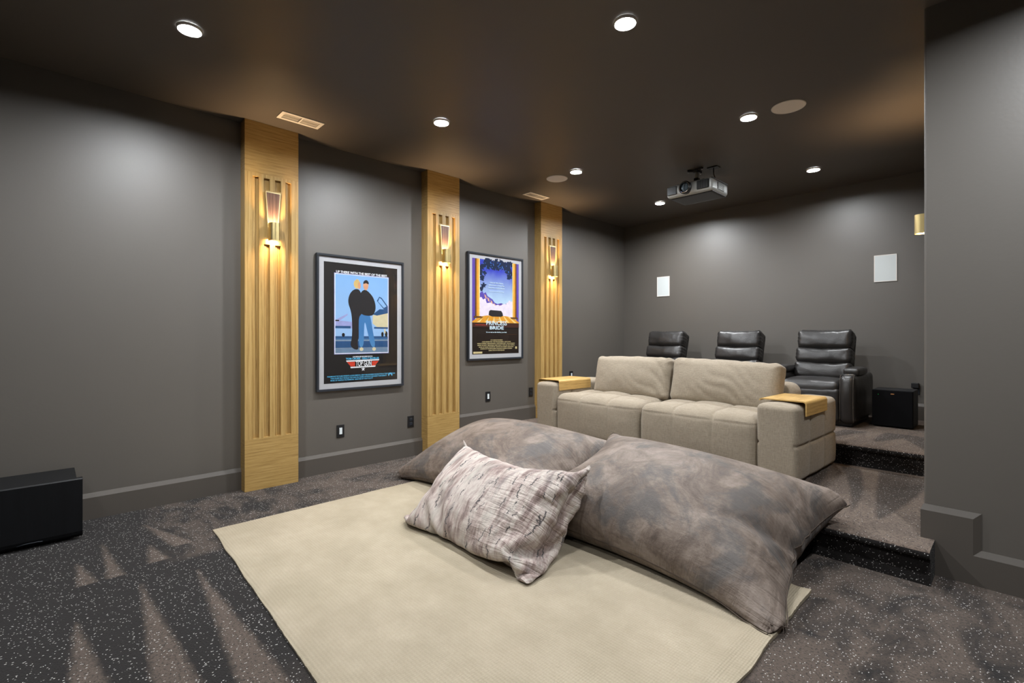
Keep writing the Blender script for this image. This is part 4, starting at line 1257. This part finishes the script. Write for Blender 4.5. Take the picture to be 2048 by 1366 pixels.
def points(amount, rad):
    def f(Y, S, idT, idB):
        nx, ny = idT.shape
        for i, j in ((0, 0), (0, -1), (-1, 0), (-1, -1)):
            c = Y[idT[i, j]].copy(); k = 6
            q = Y[idT[(i if i == 0 else nx - 1) + (k if i == 0 else -k), (j if j == 0 else ny - 1) + (k if j == 0 else -k)]]
            q2 = Y[idB[(i if i == 0 else nx - 1) + (k if i == 0 else -k), (j if j == 0 else ny - 1) + (k if j == 0 else -k)]]
            d = c - (q + q2) / 2; d /= np.linalg.norm(d)
            r = np.linalg.norm(S - S[idT[i, j]], axis=1)
            Y = Y + d * (amount * np.exp(-(r / rad) ** 2))[:, None]
        g = ground(Y[:, 0], Y[:, 1]) + .002
        Y[:, 2] = np.maximum(Y[:, 2], g)
        return Y
    return f
def chain(*fs):
    def f(Y, S, idT, idB):
        for g in fs: Y = g(Y, S, idT, idB)
        return Y
    return f
def vnormals(Y, idT, idB):
    N = np.zeros_like(Y)
    for I, sg in ((idT, 1), (idB, -1)):
        P = Y[I]; n = np.cross(np.gradient(P, axis=0), np.gradient(P, axis=1)); n /= np.linalg.norm(n, axis=2, keepdims=True) + 1e-9
        N[I.ravel()] += sg * n.reshape(-1, 3)
    return N / (np.linalg.norm(N, axis=1, keepdims=True) + 1e-9)
def ruffle(Y, S, idT, idB):
    n = vnormals(Y, idT, idB); a = np.array([noise.noise(Vector((p[0] * 17, p[1] * 17, p[2] * 17))) for p in Y])
    right = np.clip((S[:, 0] / 1.17 - .02) * 2.4, 0, 1)
    b = np.array([noise.noise(Vector((q[0] * 5 + 3, q[1] * 26, 0))) for q in S])
    return Y + n * (.006 * a + .016 * right * b)[:, None]
def crease(Y, S, idT, idB):
    # folds running in from the right hand seam
    n = vnormals(Y, idT, idB); s, t_ = .75 - S[:, 0], S[:, 1]
    top = np.zeros(len(Y)); top[idT[1:-1, 1:-1].ravel()] = 1
    d = 0
    for t0, k, dep, ln, w in ((-.04, -.45, .040, .30, .035), (-.20, .25, .014, .34, .03), (.14, .2, .016, .30, .03), (.28, -.1, .012, .24, .028), (-.33, .2, .012, .3, .028)):
        d = d + dep * np.exp(-((t_ - t0 - k * s) / w) ** 2) * np.exp(-(s / ln) ** 2) * np.clip(s / .05, 0, 1)
    return Y - n * (d * top)[:, None]
HF = HField(0., 3.69, .5, 4.3)
def pins(spec):
    def f(X, idT, idB, st):
        for (i, j), p in spec:
            X[idT[i, j]] += (np.array(p) - X[idT[i, j]]) * .25
    return f
resB = inflate(1.60, 1.12, 50, 36, pose_from((1.30, 2.56, .28), (1, .02, 0), (0, 1, .24)), ground, .44, 140, seed=1,
               anchor=pins([((0, 0), (.56, 2.14, .06)), ((0, -1), (.53, 3.08, .24))]))
HF.add(resB[0], resB[4])
resA = inflate(1.50, 1.14, 50, 40, pose_from((2.66, 2.53, .34), (1, -.01, -.04), (.0, 1, .26)), HF, .43, 140, seed=2,
               anchor=pins([((-1, 0), (3.325, 2.035, .06)), ((-1, -1), (3.330, 2.99, .29))]))
HF.add(resA[0], resA[4])
pillow_object('floor_cushion', resB, 1.62, 1.12, M['suede'], 'huge brown suede floor cushion on the left, lying against the step', .0025, (1.3, 2.5, 0.), 50, 36, 'cushion', 'giant floor cushions', points(.05, .14))
pillow_object('floor_cushion', resA, 1.52, 1.16, M['suede'], 'huge brown suede floor cushion on the right, one corner on the rug', .0025, (2.66, 2.5, 0.), 50, 40, 'cushion', 'giant floor cushions', chain(crease, points(.06, .14)))
resC = inflate(1.17, .81, 52, 38, pose_from((1.945, 1.83, .27), (1, -.02, -.01), (-.07, .52, .46)), HF, .135, 100, grav=.4, seed=3, mu=.8,
               anchor=pins([((0, 0), (1.465, 1.59, .025)), ((-1, 0), (2.495, 1.55, .025)), ((-1, -1), (2.42, 2.127, .46)), ((0, -1), (1.40, 2.045, .465))]))
pillow_object('throw_pillow', resC, 1.10, .72, M['fur'], 'cream and mauve streaked faux fur pillow leaning on the big cushions', 0, (1.97, 1.6, 0.), 52, 38, 'pillow', None, chain(ruffle, points(.0, .09)))

# ------------------------------------------------------------------ camera and view
cam = bpy.data.cameras.new('camera'); co = bpy.data.objects.new('camera', cam); COL.objects.link(co)
co.location = (4.03, 0, 1.142); co.rotation_euler = (PI / 2, 0, math.radians(46.35))
cam.sensor_width = 36; cam.lens = 973 / 2048 * 36; cam.shift_y = -10 / 2048; cam.clip_start = .05
SC.camera = co
wd = bpy.data.worlds.new('world'); SC.world = wd; wd.use_nodes = True
wd.node_tree.nodes['Background'].inputs[0].default_value = (.02, .02, .022, 1)
vs = SC.view_settings; vs.view_transform = 'Standard'; vs.look = 'None'; vs.gamma = 1; vs.use_curve_mapping = False; vs.exposure = 0.
cy = SC.cycles
cy.use_denoising = True; cy.max_bounces = 7; cy.diffuse_bounces = 4; cy.glossy_bounces = 3; cy.transparent_max_bounces = 8
cy.sample_clamp_indirect = 6; cy.blur_glossy = .5; cy.caustics_reflective = False; cy.caustics_refractive = False
